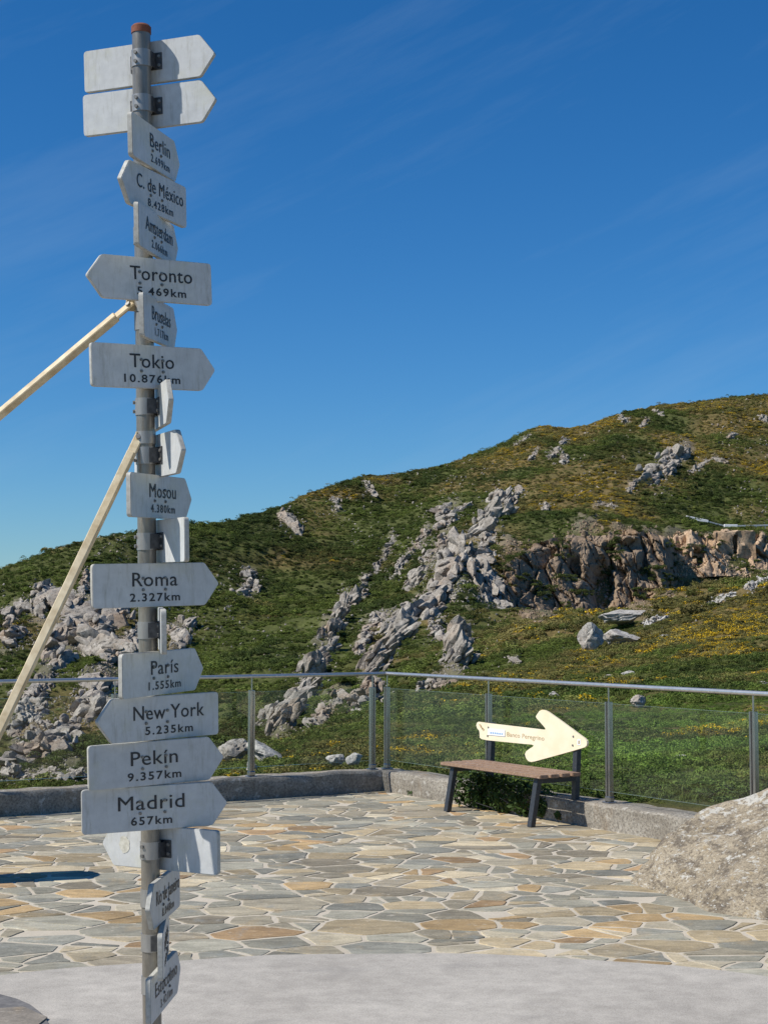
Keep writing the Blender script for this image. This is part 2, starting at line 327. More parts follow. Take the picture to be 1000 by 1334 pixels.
# ------------------------------------------------------------------ hillside terrain
XS = [-700, -300, 0, 150, 300, 400, 500, 600, 700, 800, 900, 1000, 1250, 1700]
ROWS = {  # (depth in metres, photo row) from the foot of the wall up to the ridge
 -700: [(22, 1180), (45, 1120), (80, 1080), (120, 1045), (150, 1010), (185, 960), (215, 915), (240, 880), (280, 850)],
 -300: [(22, 1180), (45, 1120), (80, 1080), (120, 1040), (150, 995), (185, 935), (215, 880), (240, 830), (275, 790)],
 0:    [(22, 1180), (45, 1125), (80, 1085), (120, 1040), (150, 975), (185, 905), (215, 845), (240, 790), (270, 741)],
 150:  [(22, 1120), (45, 1085), (80, 1070), (120, 1030), (150, 970), (188, 900), (220, 840), (250, 780), (290, 692)],
 300:  [(19.5, 1012), (25, 1003), (34, 1003), (80, 1030), (140, 965), (200, 885), (240, 830), (280, 755), (330, 677)],
 400:  [(20, 1004), (28, 986), (45, 966), (80, 975), (150, 930), (210, 875), (260, 810), (320, 725), (380, 641)],
 500:  [(20, 1002), (30, 972), (60, 932), (110, 925), (170, 880), (240, 825), (290, 765), (350, 690), (420, 617)],
 600:  [(19, 1008), (30, 967), (60, 920), (110, 885), (180, 850), (238, 812), (255, 740), (340, 670), (450, 594)],
 700:  [(18, 1014), (28, 972), (55, 915), (100, 875), (190, 826), (262, 814), (276, 708), (350, 650), (470, 554)],
 800:  [(17, 1024), (26, 980), (50, 915), (100, 850), (122, 832), (272, 812), (290, 694), (360, 640), (490, 540)],
 900:  [(16, 1034), (25, 985), (50, 905), (90, 840), (130, 798), (280, 800), (315, 690), (348, 679), (510, 522)],
 1000: [(15, 1046), (24, 985), (50, 900), (90, 830), (130, 764), (290, 775), (328, 702), (352, 690), (520, 512)],
 1250: [(13, 1060), (24, 975), (50, 880), (90, 800), (130, 720), (300, 740), (335, 690), (360, 675), (530, 500)],
 1700: [(12, 1060), (24, 960), (50, 860), (90, 770), (130, 690), (300, 700), (340, 660), (370, 645), (540, 505)],
}
RIDGE = [(-700, 850), (-300, 790), (0, 741), (40, 726), (100, 704), (150, 692), (200, 686), (250, 682), (300, 677), (350, 660), (400, 641), (440, 628), (478, 615), (497, 617), (560, 605), (600, 594), (650, 578), (680, 562), (705, 552), (740, 555), (765, 552), (800, 540), (850, 527), (900, 522), (960, 514), (1000, 512), (1250, 500), (1700, 505)]
def col_tables(a):
    px = 500+np.asarray(a)*F*CP
    Ys, Zs = [], []
    wy = wallY(a); Ys += [wy+.02, wy+.35]
    zr = np.interp(px, [150, 330, 1000], [-.9, .02, .06]); Zs += [np.minimum(zr, -.08)-.1, zr]
    for k in range(9):
        Yc = np.array([ROWS[x][k][0] for x in XS], float); yc = np.array([ROWS[x][k][1] for x in XS], float)
        Y = np.interp(px, XS, Yc); y = np.interp(px, XS, yc)
        if k == 8: y = np.interp(px, [r[0] for r in RIDGE], [r[1] for r in RIDGE])
        d1, d2 = CP-SP*(667-y)/F, SP+CP*(667-y)/F
        Ys.append(np.maximum(Y, wy+1+k)); Zs.append(EYE+Y*d2/d1)
    Ys.append(Ys[-1]*1.12); Zs.append(Zs[-1]-.004*Ys[-1]); Ys.append(Ys[-2]*1.5); Zs.append(Zs[-2]-.05*Ys[-1]); Ys.append(Ys[-3]*3.2); Zs.append(Zs[-3]-.10*Ys[-1])
    return np.array(Ys), np.array(Zs)
# rock places in the photo: x0, y0, x1, y1, half width, kind, label
OUT = [
 (60, 770, 48, 800, 17, 'g', 'pale grey crag high on the left slope beside the long brace'),
 (22, 790, 8, 840, 15, 'g', 'small grey crag at the left edge of the photo above the handrail'),
 (112, 790, 62, 862, 30, 'g', 'broad jagged grey crag left of the Roma board, with a dark cleft'),
 (138, 800, 112, 835, 20, 'g', 'grey crag touching the left end of the Roma board'),
 (116, 748, 104, 780, 9, 'g', 'narrow strip of grey rock above the broad crag, left of the Roma board'),
 (186, 815, 135, 868, 13, 'g', 'grey rock rib running down to the París board from the pole'),
 (235, 812, 232, 842, 14, 'g', 'reddish grey crag right of the pole above the París board'),
 (62, 885, 45, 960, 12, 'g', 'rock rib seen through the leftmost glass beside the brace'),
 (140, 885, 105, 935, 22, 'g', 'jumbled grey rocks behind the glass left of the New York board'),
 (95, 945, 30, 990, 20, 'g', 'low jumbled grey rocks behind the glass left of the Pekín board'),
 (90, 820, 150, 850, 22, 'g', 'jagged grey rocks between the brace and the Roma board, below the broad crag'),
 (35, 900, 20, 960, 14, 'g', 'rock rib at the left edge seen through the glass'),
 (170, 770, 160, 800, 10, 'g', 'grey rocks partly hidden by the Roma board'),
 (10, 1008, 110, 1012, 12, 'g', 'shaded rocks just above the low wall at the left edge'),
 (325, 742, 322, 775, 12, 'g', 'lone grey crag halfway up the green slope right of the Roma board'),
 (368, 672, 388, 692, 11, 'g', 'dark grey crag just under the skyline right of the Mosou board'),
 (436, 648, 440, 662, 6, 'g', 'small dark rock below the skyline knob'),
 (474, 628, 486, 642, 7, 'g', 'round rock under the knob on the skyline'),
 (515, 702, 488, 745, 7, 'g', 'thin slanting rib of pale rock in the middle of the hill'),
 (540, 715, 512, 752, 9, 'g', 'broken rib of grey rock right of the thin pale rib'),
 (592, 662, 578, 688, 13, 'g', 'square cluster of grey rocks above the central crags'),
 (650, 645, 622, 704, 12, 'g', 'tall pale crag above the central crags'),
 (676, 637, 662, 660, 8, 'g', 'small pale crag at the upper end of the tall pale crag'),
 (606, 722, 560, 800, 24, 'g', 'large smooth grey crag in the centre of the hill beside the quarry'),
 (552, 742, 536, 765, 12, 'g', 'brownish slabs left of the large smooth crag'),
 (542, 788, 510, 820, 12, 'g', 'rounded grey blocks below the large smooth crag'),
 (520, 822, 478, 885, 15, 'g', 'streaked rock rib ending at the rail corner'),
 (452, 775, 412, 872, 13, 'g', 'long dark rock rib running down the middle of the hill'),
 (412, 878, 362, 955, 18, 'g', 'dark rock rib behind the glass left of the rail corner'),
 (448, 905, 408, 950, 12, 'g', 'grey rock behind the glass next to the corner posts'),
 (488, 888, 462, 930, 14, 'g', 'pale streaked crag behind the corner posts'),
 (602, 825, 590, 870, 18, 'g', 'brownish crag below the grassy ledge'),
 (582, 885, 555, 900, 15, 'g', 'grey crag touching the handrail right of the corner'),
 (668, 858, 672, 862, 7, 'g', 'low grey rocks on the grass right of the brownish crag'),
 (738, 572, 715, 597, 6, 'g', 'string of pale rocks under the skyline'),
 (735, 596, 732, 604, 7, 'g', 'single pale block below the string of pale rocks'),
 (690, 568, 672, 580, 4, 'g', 'pale rocks on the skyline shoulder'),
 (893, 585, 850, 628, 15, 'g', 'large pale broken crag on the right part of the hill'),
 (920, 602, 898, 616, 5, 'g', 'flat pale slab right of the large broken crag'),
 (824, 632, 820, 642, 6, 'g', 'pale block left below the large broken crag'),
 (712, 656, 708, 666, 6, 'g', 'pale block on the slope above the quarry'),
 (775, 655, 800, 660, 5, 'g', 'low pale rocks just above the quarry edge'),
 (808, 543, 818, 552, 6, 'g', 'pale rocks near the top of the hill'),
 (850, 535, 862, 540, 4, 'g', 'pale rocks on the skyline at the top of the hill'),
 (955, 566, 950, 570, 5, 'g', 'pale flat rock high on the right'),
 (992, 544, 996, 548, 6, 'g', 'pale flat rock at the right edge under the summit'),
 (665, 712, 690, 805, 20, 'b', 'brown quarry face beside the large smooth crag'),
 (720, 715, 712, 800, 24, 'b', 'tan brown quarry face above the grassy ledge'),
 (765, 690, 770, 790, 25, 'b', 'dark broken quarry face in the middle of the cut'),
 (820, 735, 830, 795, 28, 'b', 'grey brown rubble face at the right of the quarry'),
 (800, 690, 850, 700, 12, 'b', 'broken rock along the top edge of the quarry'),
 (880, 700, 895, 745, 20, 't', 'tan rock face below the road'),
 (925, 700, 940, 730, 14, 't', 'tan rock face beside the dark opening'),
 (985, 710, 996, 745, 12, 't', 'tan rock face at the right edge below the road'),
 (585, 700, 560, 735, 13, 'g', 'pale slabs above the large smooth crag'),
 (500, 800, 470, 850, 11, 'g', 'pale rib left of the streaked rib in the centre of the hill'),
 (640, 690, 628, 730, 13, 'g', 'grey slabs between the tall pale crag and the quarry'),
 (560, 812, 575, 830, 11, 'g', 'low grey slabs between the rounded blocks and the brownish crag'),
 (630, 742, 640, 790, 15, 'g', 'grey slabs where the large smooth crag meets the quarry'),
 (478, 752, 470, 785, 8, 'g', 'short grey rib between the long dark rib and the thin pale rib'),
 (560, 690, 545, 712, 8, 'g', 'grey rocks above the broken rib in the middle of the hill'),
 (850, 745, 880, 770, 15, 'b', 'low brown rubble at the right end of the quarry'),
 (930, 745, 975, 752, 10, 'b', 'brown rubble under the dark opening'),
 (700, 585, 690, 600, 5, 'g', 'small pale rocks on the shoulder under the skyline'),
 (845, 545, 835, 556, 5, 'g', 'pale stones under the top of the hill'),
 (930, 598, 945, 602, 4, 'g', 'two flat pale stones right of the pale slab'),
 (840, 813, 868, 804, 6, 'n', 'long pale slab on the near crest right of the quarry'),
 (930, 784, 952, 776, 6, 'n', 'pale rocks halfway up the near crest at the right'),
 (972, 768, 1004, 755, 8, 'n', 'pale rocks on the near crest at the right edge'),
]
def rock_mask(px, py, pad=1.0):
    m = np.zeros_like(px)
    for (x0, y0, x1, y1, w, k, l) in OUT:
        dx, dy = x1-x0, y1-y0; t = np.clip(((px-x0)*dx+(py-y0)*dy)/(dx*dx+dy*dy+1e-6), 0, 1)
        d = np.hypot(px-x0-t*dx, py-y0-t*dy); m = np.maximum(m, 1-smooth(w*.75*pad, w*1.35*pad, d))
    return m
avals = np.concatenate([np.linspace(-.75, -.285, 60, endpoint=False), np.linspace(-.285, .285, 470, endpoint=False), np.linspace(.285, .75, 61)])
yv = np.concatenate([[-4, 2, 6], np.exp(np.linspace(math.log(9), math.log(620), 430)), np.exp(np.linspace(math.log(640), math.log(1700), 24))])
TY, TZ = col_tables(avals)
NA, NY = len(avals), len(yv)
Zg = np.empty((NA, NY))
for i in range(NA):
    ys, zs = TY[:, i], TZ[:, i]; ys = np.maximum.accumulate(ys+np.arange(len(ys))*1e-3)
    Zg[i] = np.interp(yv, ys, zs)
ker = np.array([1, 2, 3, 2, 1.])/9
far = smooth(30, 90, yv)[None, :]
Zs_ = Zg.copy()
for _ in range(2):
    p = np.pad(Zs_, ((2, 2), (2, 2)), 'edge')
    q = sum(ker[j]*p[:, j:j+NY] for j in range(5)); Zs_ = sum(ker[j]*q[j:j+NA] for j in range(5))
Zg = Zg*(1-far)+Zs_*far
AG, YG = np.meshgrid(avals, yv, indexing='ij'); XG = AG*YG
out_d = YG-wallY(AG)                                                  # metres beyond the wall
px0, py0 = project(np.stack([XG, np.maximum(YG, 1), Zg], -1))
RM = rock_mask(px0, py0, .8)*smooth(60, 100, YG)
n40, n12, n4, n1 = fbm(XG/45, YG/45, 0, 3, 3), fbm(XG/13, YG/13, 0, 3, 9), fbm(XG/4.5, YG/4.5, 0, 3, 21), fbm(XG/1.6, YG/1.6, 0, 2, 31)
ridge_fade = 1-.75*smooth(.9, 1.0, YG/np.maximum(TY[10][:, None], 1))
disp = n40*1.6*smooth(90, 220, YG)*ridge_fade+n12*.75*smooth(50, 140, YG)*ridge_fade+n4*.38*smooth(24, 90, YG)+n1*.10*smooth(1, 6, out_d)*smooth(14, 40, YG)
RM = RM*smooth(-.5, .5, n4)
disp += RM*(1.4*np.abs(n4)+.5*np.abs(n12))*.35
inside = out_d < .1
Zg = np.where(inside, -.45, Zg+disp*smooth(.2, 4, out_d))
def terrain_hit(x, y):                                                # first terrain point on the line of sight
    d = ray(x, y); a = d[0]/d[1]; fi = np.interp(a, avals, np.arange(NA)); i = int(min(fi, NA-2)); t = fi-i
    z = Zg[i]*(1-t)+Zg[i+1]*t; zr = EYE+yv*d[2]/d[1]; w = (z >= zr) & (yv > wallY(a)+.3)
    k = np.argmax(w)
    if not w[k]: k = int(np.argmin(np.where(yv > 14, zr-z, 1e9))); Y = yv[k]; return np.array([a*Y, Y, z[k]])
    f0, f1 = z[k-1]-zr[k-1], z[k]-zr[k]; s = 0 if f1 == f0 else np.clip(-f0/(f1-f0), 0, 1); Y = yv[k-1]+s*(yv[k]-yv[k-1])
    return np.array([a*Y, Y, z[k-1]+s*(z[k]-z[k-1])])
def terrain_z(X, Y):
    a = X/Y; fi = np.clip(np.interp(a, avals, np.arange(NA)), 0, NA-1.001); fj = np.clip(np.interp(Y, yv, np.arange(NY)), 0, NY-1.001)
    i, j = fi.astype(int), fj.astype(int); t, s = fi-i, fj-j
    return (Zg[i, j]*(1-s)+Zg[i, j+1]*s)*(1-t)+(Zg[i+1, j]*(1-s)+Zg[i+1, j+1]*s)*t
PX, PY = project(np.stack([XG, np.maximum(YG, 1), Zg], -1))
def patch_noise(X, Y, o, seed, k=1.0):                                # patchiness that is finer close by, coarser far off
    t = smooth(60, 140, Y); return (1-t)*fbm(X/(3.2*k), Y/(3.2*k), 0, o, seed)+t*fbm(X/(17*k), Y/(24*k), 0, o, seed+3)
def gorse_zone(px, py, X, Y):                                         # how much yellow gorse and brown heath grows where
    n = patch_noise(X, Y, 4, 77)
    g = np.interp(px, [0, 420, 560, 680, 1000], [.04, .08, .24, .46, .58])
    g = g+.55*np.exp(-(((px-460)/110)**2+((py-972)/24)**2))+.8*np.exp(-(((px-920)/95)**2+((py-815)/28)**2))+.35*np.exp(-(((px-690)/70)**2+((py-885)/16)**2))
    g = g+.35*np.exp(-(((px-760)/120)**2+((py-640)/40)**2))
    g = g-.35*np.exp(-(((px-860)/140)**2+((py-955)/40)**2))
    return g+n*.62
GZ = gorse_zone(PX, PY, XG, YG)
c_gr, c_br, c_ro = np.array([.075, .085, .026]), np.array([.15, .112, .045]), np.array([.22, .19, .15])
k = smooth(.15, .75, GZ)[..., None]; sc_ = c_gr*(1-k)+c_br*k; sc_ = sc_*(1-RM[..., None]*.5)+c_ro*RM[..., None]*.5
me = bpy.data.meshes.new('terrain')
me.vertices.add(NA*NY); me.vertices.foreach_set('co', np.stack([XG, YG, Zg], -1).astype(np.float32).ravel())
idx = np.arange(NA*NY).reshape(NA, NY); q = np.stack([idx[:-1, :-1], idx[1:, :-1], idx[1:, 1:], idx[:-1, 1:]], -1).reshape(-1, 4)
me.loops.add(q.size); me.loops.foreach_set('vertex_index', q.ravel().astype(np.int32))
me.polygons.add(len(q)); me.polygons.foreach_set('loop_start', np.arange(0, q.size, 4, dtype=np.int32)); me.update(calc_edges=True)
at = me.color_attributes.new('soil', 'FLOAT_COLOR', 'POINT'); at.data.foreach_set('color', np.concatenate([sc_, np.ones_like(sc_[..., :1])], -1).astype(np.float32).ravel())
me.materials.append(M['soil']); me.shade_smooth()
tag(link(bpy.data.objects.new('terrain', me)), 'green and rocky hillside rising beyond the terrace', None, None, 'structure')

# ------------------------------------------------------------------ rock shapes
def rock_mesh(name, seed, sub, mat, elong=(1.15, .85, .8), nplanes=13, rough=.05, lo=.55):
    rg = np.random.default_rng(seed); bm = bmesh.new(); bmesh.ops.create_icosphere(bm, subdivisions=sub, radius=1)
    v = np.array([x.co for x in bm.verts])
    for _ in range(nplanes):
        n = rg.normal(size=3); n /= np.linalg.norm(n); d = rg.uniform(lo, .95); v = v-np.outer(np.maximum(v@n-d, 0), n)
    v = v*np.array(elong)
    r = v/np.linalg.norm(v, axis=1)[:, None]
    n1_ = fbm(v[:, 0]*1.6+seed, v[:, 1]*1.6, v[:, 2]*1.6, 3, seed); cr = 1-np.abs(fbm(v[:, 0]*1.1+9, v[:, 1]*1.4, v[:, 2]*2.0+seed, 3, seed+5))
    v = v+r*(n1_*rough*1.6-np.clip(cr-.82, 0, 1)*rough*9)[:, None]
    for x, c in zip(bm.verts, v): x.co = c
    m = bpy.data.meshes.new(name); bm.to_mesh(m); bm.free(); m.materials.append(mat); m.shade_smooth(); m.set_sharp_from_angle(angle=R(34)); return m
def worley(P, seed):
    base = np.floor(P); best = np.full(len(P), 9.); sec = np.full(len(P), 9.); cid = np.zeros(len(P)); cp = np.zeros_like(P)
    for a in (-1, 0, 1):
        for b in (-1, 0, 1):
            for c in (-1, 0, 1):
                q_ = base+np.array([a, b, c]); j = np.stack([_h(q_[:, 0], q_[:, 1], q_[:, 2], seed+k_) for k_ in range(3)], -1)*.5+.5; p_ = q_+j; d = np.linalg.norm(P-p_, axis=1)
                nw = d < best; sec = np.where(nw, best, np.minimum(sec, d)); cid = np.where(nw, _h(q_[:, 0], q_[:, 1], q_[:, 2], seed+9), cid); cp = np.where(nw[:, None], p_, cp); best = np.minimum(best, d)
    return best, sec, cid, cp
_ICO = {}
def ico(sub):
    if sub not in _ICO:
        bm = bmesh.new(); bmesh.ops.create_icosphere(bm, subdivisions=sub, radius=1); _ICO[sub] = (np.array([x.co for x in bm.verts]), [tuple(v.index for v in f_.verts) for f_ in bm.faces]); bm.free()
    return _ICO[sub]
def crag_mesh(name, seed, mat, upright=False):                         # one crag: a tight pack of cracked, weathered blocks lying the same way
    rg_ = np.random.default_rng(seed); V, Fc = [], []; nblk = 22 if upright else 16
    for k_ in range(nblk):
        big = k_ < 4; v, fc = ico(3 if big else 2); v = v.copy()
        for _ in range(20 if upright else 15):
            n = rg_.normal(size=3); n /= np.linalg.norm(n); v = v-np.outer(np.maximum(v@n-(rg_.uniform(.30, .70) if upright else rg_.uniform(.40, .86)), 0), n)
        st_ = np.array([rg_.uniform(1.1, 1.9), rg_.uniform(.7, 1.05), rg_.uniform(.6, .95)])*(rg_.uniform(.58, .82) if big else rg_.uniform(.24, .48))*(1.35 if upright else 1); w_ = v*st_
        w_ = w_+v*(fbm(*(w_*3.0+seed+k_).T, 3, seed+k_)*.05-np.clip(1-np.abs(fbm(*(w_*2.2+k_*5).T, 2, seed+k_))*6, 0, 1)*.035)[:, None]
        M3 = np.array(Matrix.Rotation(rg_.normal()*.28, 3, 'Z') @ Matrix.Rotation(rg_.normal()*.25, 3, 'Y') @ Matrix.Rotation(rg_.uniform(-.9, .9), 3, 'X'))
        c = np.array([rg_.uniform(-.95, .95), rg_.normal()*.40, rg_.normal()*.34]) if not big else np.array([-.7+.47*k_, rg_.normal()*.15, rg_.normal()*.14])
        w_ = w_ @ M3.T+c
        if upright: w_ = np.stack([w_[:, 1]*1.25, w_[:, 2], w_[:, 0]*.85], -1)
        b = len(V); V += list(w_); Fc += [tuple(j+b for j in f_) for f_ in fc]
    m = bpy.data.meshes.new(name); m.from_pydata([tuple(map(float, p)) for p in V], [], Fc); m.materials.append(mat); m.shade_smooth(); m.set_sharp_from_angle(angle=R(30)); m.update(); return m
CRAG = {k: [crag_mesh('crag', 900+i+50*j, M[m], k in 'bt') for i in range(8)] for j, (k, m) in enumerate((('g', 'granite'), ('b', 'brown'), ('t', 'tanrock'), ('n', 'near')))}
PROTO = {k: [rock_mesh('boulder', 40+i+100*j, 3, M[m], nplanes=16, rough=.07, lo=.5) for i in range(8)] for j, (k, m) in enumerate((('g', 'granite'), ('b', 'brown'), ('t', 'tanrock'), ('n', 'near')))}
def put_rock(me_, parent, org, P, size, rg, axis=None, name='boulder'):
    o = bpy.data.objects.new(name, me_); link(o, parent)
    o.location = tuple(np.asarray(P)-org)
    s = size; o.scale = (s*rg.uniform(.9, 1.5), s*rg.uniform(.75, 1.1), s*rg.uniform(.7, 1.15))
    if axis is None: o.rotation_euler = (rg.uniform(-.5, .5), rg.uniform(-.5, .5), rg.uniform(0, 6.3))
    else:
        q_ = Vector(axis).to_track_quat('X', 'Z'); o.rotation_euler = (q_.to_matrix() @ Matrix.Rotation(rg.uniform(-.6, .6), 3, 'X') @ Matrix.Rotation(rg.uniform(-.45, .45), 3, 'Z') @ Matrix.Rotation(rg.uniform(-.3, .3), 3, 'Y')).to_euler()
    return o
rg = np.random.default_rng(5)
small_rocks = []                                                       # (point, size, kind)
for (x0, y0, x1, y1, w, kind, label) in OUT:
    base = terrain_hit((x0+x1)/2, (y0+y1)/2); e = empty('quarry_face' if kind in 'bt' else 'rock_outcrop', base, label, 'rock face' if kind in 'bt' else 'rock outcrop', 'rock outcrops on the hillside')
    L = math.hypot(x1-x0, y1-y0); pA, pB = terrain_hit(x0, y0), terrain_hit(x1, y1); ax = pA-pB
    if np.linalg.norm(ax) < 1e-3 or abs(pA[1]-pB[1]) > 60: ax = np.array([.5, 0, .8])
    ax = ax/np.linalg.norm(ax); area = L*w*2+math.pi*w*w
    nc = int(np.clip(round((L+2*w)/(w*1.0)*(1.6 if w > 10 else 1.0)), 2, 12))
    if kind in 'bt': nc = 1 if kind == 'b' else 2
    for i in range(nc):                                               # the main crags along the line of the outcrop
        t = (i+.5)/nc if L > 4 else rg.uniform(0, 1); sw = .42 if w > 10 else .2; x, y = x0+(x1-x0)*t+rg.normal()*w*sw, y0+(y1-y0)*t+rg.normal()*w*sw*.6
        P = terrain_hit(x, y+w*.15); size = max(w*rg.uniform(.8, 1.3), 4.0)*P[1]/F*(1 if kind in 'gn' else .5)
        o = put_rock(CRAG[kind][rg.integers(8)], e, base, P+np.array([0, size*.35, size*.05]), size, rg, ax if kind in 'gn' else None, 'crag')
        if kind in 'bt': o.rotation_euler = (rg.uniform(-.3, .3), rg.uniform(-.25, .25), rg.uniform(0, 6.3))
        o.scale = [c_*(1.0 if kind in 'gn' else 1.0) for c_ in o.scale]
    nb = int(np.clip(area/(420 if w > 10 else 160), 2, 7))
    for i in range(nb):
        t = rg.uniform(0, 1) if L > 6 else .5; off = rg.normal()*w*.5; off = max(-w, min(w, off))
        nx, ny = (-(y1-y0)/max(L, 1), (x1-x0)/max(L, 1)) if L > 3 else (rg.normal(), rg.normal())
        x, y = x0+(x1-x0)*t+nx*off+rg.normal()*2, y0+(y1-y0)*t+ny*off+rg.normal()*2
        P = terrain_hit(x, y+w*.2); sp = max(w*rg.uniform(.18, .38), 2.6)
        size = sp*P[1]/F
        o = put_rock(PROTO[kind][rg.integers(8)], e, base, P+np.array([0, 0, size*.25]), size, rg, ax if kind == 'g' else None, 'rock_block' if kind in 'bt' else 'boulder')
        if kind in 'bt': o.scale = (o.scale[0]*.8, o.scale[1]*.8, o.scale[2]*1.35)
    for i in range(int(area/9)):
        t = rg.uniform(-.1, 1.1); off = rg.normal()*w*.75; nx, ny = (-(y1-y0)/max(L, 1), (x1-x0)/max(L, 1))
        x, y = x0+(x1-x0)*t+nx*off, y0+(y1-y0)*t+ny*off
        P = terrain_hit(x, y); small_rocks.append((P, rg.uniform(.8, 2.3)*P[1]/F*(1 if P[1] < 400 else .8), {'g': 0, 'n': 0, 'b': 1, 't': 2}[kind]))
for i in range(7000):                                                  # loose stones over the whole slope
    x = rg.uniform(-60, 1060); y0 = np.interp(x, [r_[0] for r_ in RIDGE], [r_[1] for r_ in RIDGE]); y = rg.uniform(y0+3, min(y0+330, 900))
    d = fbm(x/70, y/70, 0, 3, 55)
    if d < .02: continue
    P = terrain_hit(x, y)
    if P[1] < 90: continue
    small_rocks.append((P, rg.uniform(.6, 1.8)**1.4*P[1]/F, 0))
# the quarry cut itself: steep fractured faces let into the slope
FACE_SHRUBS = []
def rock_face(cols, mat, label, seed, recess=None, nu=190, nv=80):
    xs_ = np.linspace(cols[0][0], cols[-1][0], nu); C_ = np.array(cols, float); yf, yt, Yf, Yt = [np.interp(xs_, C_[:, 0], C_[:, i]) for i in (1, 2, 3, 4)]
    yt = yt+4*fbm(xs_/23, 0*xs_, 0, 3, seed); v_ = np.linspace(0, 1, nv)[None, :]
    def pt(x, y, Y): dx, dy = (x-500)/F, (667-y)/F; return np.stack([dx/(CP-SP*dy)*Y, Y, EYE+Y*(SP+CP*dy)/(CP-SP*dy)], -1)
    A_, B_ = pt(xs_, yf, Yf), pt(xs_, yt, Yt); P = A_[:, None, :]*(1-v_[..., None])+B_[:, None, :]*v_[..., None]; X, Z = P[..., 0].ravel(), P[..., 2].ravel()
    d = np.zeros(len(X)); wx, wz = X+.8*fbm(X/4, Z/4, 0, 2, seed+1), Z+.8*fbm(X/4+9, Z/4, 0, 2, seed+2)
    for sx, sz, am, sd in ((6.5, 8.5, 2.3, 1), (2.4, 3.4, 1.0, 2), (1.0, 1.3, .38, 3)):
        Q = np.stack([wx/sx+wz*.12/sx, wz/sz, 0*X+sd*3.3], -1); b, s2, cid, cp = worley(Q, seed+sd*11); g_ = np.stack([np.sin(cid*91.7), np.cos(cid*57.3)*.8+.3], -1); d += am*(cid*.55+((Q-cp)[:, :2]*g_).sum(1)*.9)-am*.75*(1-smooth(0, .12, s2-b))
    d += 1.6*fbm(X/13, Z/10, 0, 3, seed+40)+.25*fbm(X*.9, Z*.9, 0, 3, seed+50)
    U = np.repeat(np.linspace(0, 1, nu), nv); Vv = np.tile(v_.ravel(), nu)
    d += -5.5*(1-smooth(0, .07, U))-5.5*(1-smooth(0, .07, 1-U))-4.5*smooth(.86, 1.0, Vv)+.8
    if recess is not None:
        px_, py_ = project(P.reshape(-1, 3))
        for rx, ry, wx_, wy_, dp in recess: d -= dp*np.exp(-(((px_-rx)/wx_)**2+((py_-ry)/wy_)**2)**2)
    N_ = np.array([-.22, -.96, .12]); P = P.reshape(-1, 3)+d[:, None]*N_; org = P.mean(0)
    fc = [(i*nv+j, (i+1)*nv+j, (i+1)*nv+j+1, i*nv+j+1) for i in range(nu-1) for j in range(nv-1)]
    e = empty('quarry_face', org, label, 'rock face', 'rock outcrops on the hillside'); o = mesh_obj('rock_face', P-org, fc, M[mat], e, True); o.data.set_sharp_from_angle(angle=R(32))
    nn = fbm(X/3.5, Z/2.2, 0, 3, seed+70)
    k_ = np.where((nn > .28) & (np.random.default_rng(seed).uniform(size=len(X)) < .10))[0]; FACE_SHRUBS.extend(P[k_])
rock_face([(645, 806, 735, 246, 262), (690, 812, 706, 256, 272), (730, 813, 694, 261, 279), (790, 813, 688, 266, 286), (840, 806, 690, 270, 293), (880, 792, 696, 274, 300)], 'brown', 'steep brown fractured quarry cliff with dark recesses above the grassy ledge', 5, [(783, 765, 16, 32, 6), (748, 742, 9, 18, 3.5), (838, 775, 14, 9, 4), (815, 712, 22, 8, 3)])
rock_face([(868, 752, 690, 292, 305), (920, 752, 688, 296, 312), (960, 752, 690, 300, 318), (1040, 756, 696, 304, 324)], 'tanrock', 'tan cliff band right of the quarry running under the road', 8, [(905, 728, 10, 12, 3)], 120, 44)
# single boulders
def lone(x, y, wpx, hpx, label, mat='near', seed=0, Y=None, yaw=0., tilt=0., name='boulder', lift=.25):
    P = terrain_hit(x, y) if Y is None else np.array([ray(x, y)[0]/ray(x, y)[1]*Y, Y, zat(x, y, Y)])
    m = rock_mesh('boulder', 700+seed, 4, M[mat], (1, 1, 1), 22, .06, .48)
    o = link(bpy.data.objects.new(name, m)); s = P[1]/F
    o.scale = (wpx/2*s*1.15, wpx/2*s*.9, hpx/2*s*1.15); o.rotation_euler = (0, tilt, yaw); o.location = (P[0], P[1]+wpx*.2*s, P[2]+hpx*lift*s)
    tag(o, label, 'boulder', 'single boulders on the slope'); return o
lone(772, 850, 34, 40, 'upright pale boulder at the left of the three-boulder group above the handrail', seed=1, lift=.45)
lone(808, 842, 54, 26, 'lower middle pale boulder of the three-boulder group', seed=2, lift=.4)
lone(815, 822, 66, 20, 'long pale boulder lying on top of the three-boulder group', seed=3, yaw=.1, tilt=-.12, lift=.9)
lone(866, 834, 20, 10, 'small pale stone right of the three-boulder group', seed=4)
lone(831, 922, 26, 17, 'grey boulder on the grass behind the right glass panel', seed=5, lift=.4)
lone(893, 990, 24, 9, 'flat grey stone low on the grass behind the right glass panel', seed=6)
lone(720, 910, 18, 12, 'small pale rock above the arrow-shaped bench board', seed=7)
lone(905, 902, 18, 7, 'flat pale stone just below the handrail behind the right panel', seed=8)
lone(793, 884, 18, 8, 'left one of two pale stones just above the handrail', seed=9)
lone(816, 881, 22, 10, 'right one of two pale stones just above the handrail', seed=10)
lone(995, 893, 20, 8, 'pale stone just above the handrail at the right edge', seed=11)
lone(346, 990, 70, 30, 'long pale granite boulder behind the left glass, sloping down left', seed=12, Y=25, tilt=.5, lift=.15)
lone(300, 988, 46, 40, 'dark sided granite boulder right of the Pekín board', seed=13, Y=27, lift=.2)
lone(436, 997, 24, 17, 'left one of two small boulders beside the corner posts', seed=14, Y=18.5, lift=.35)
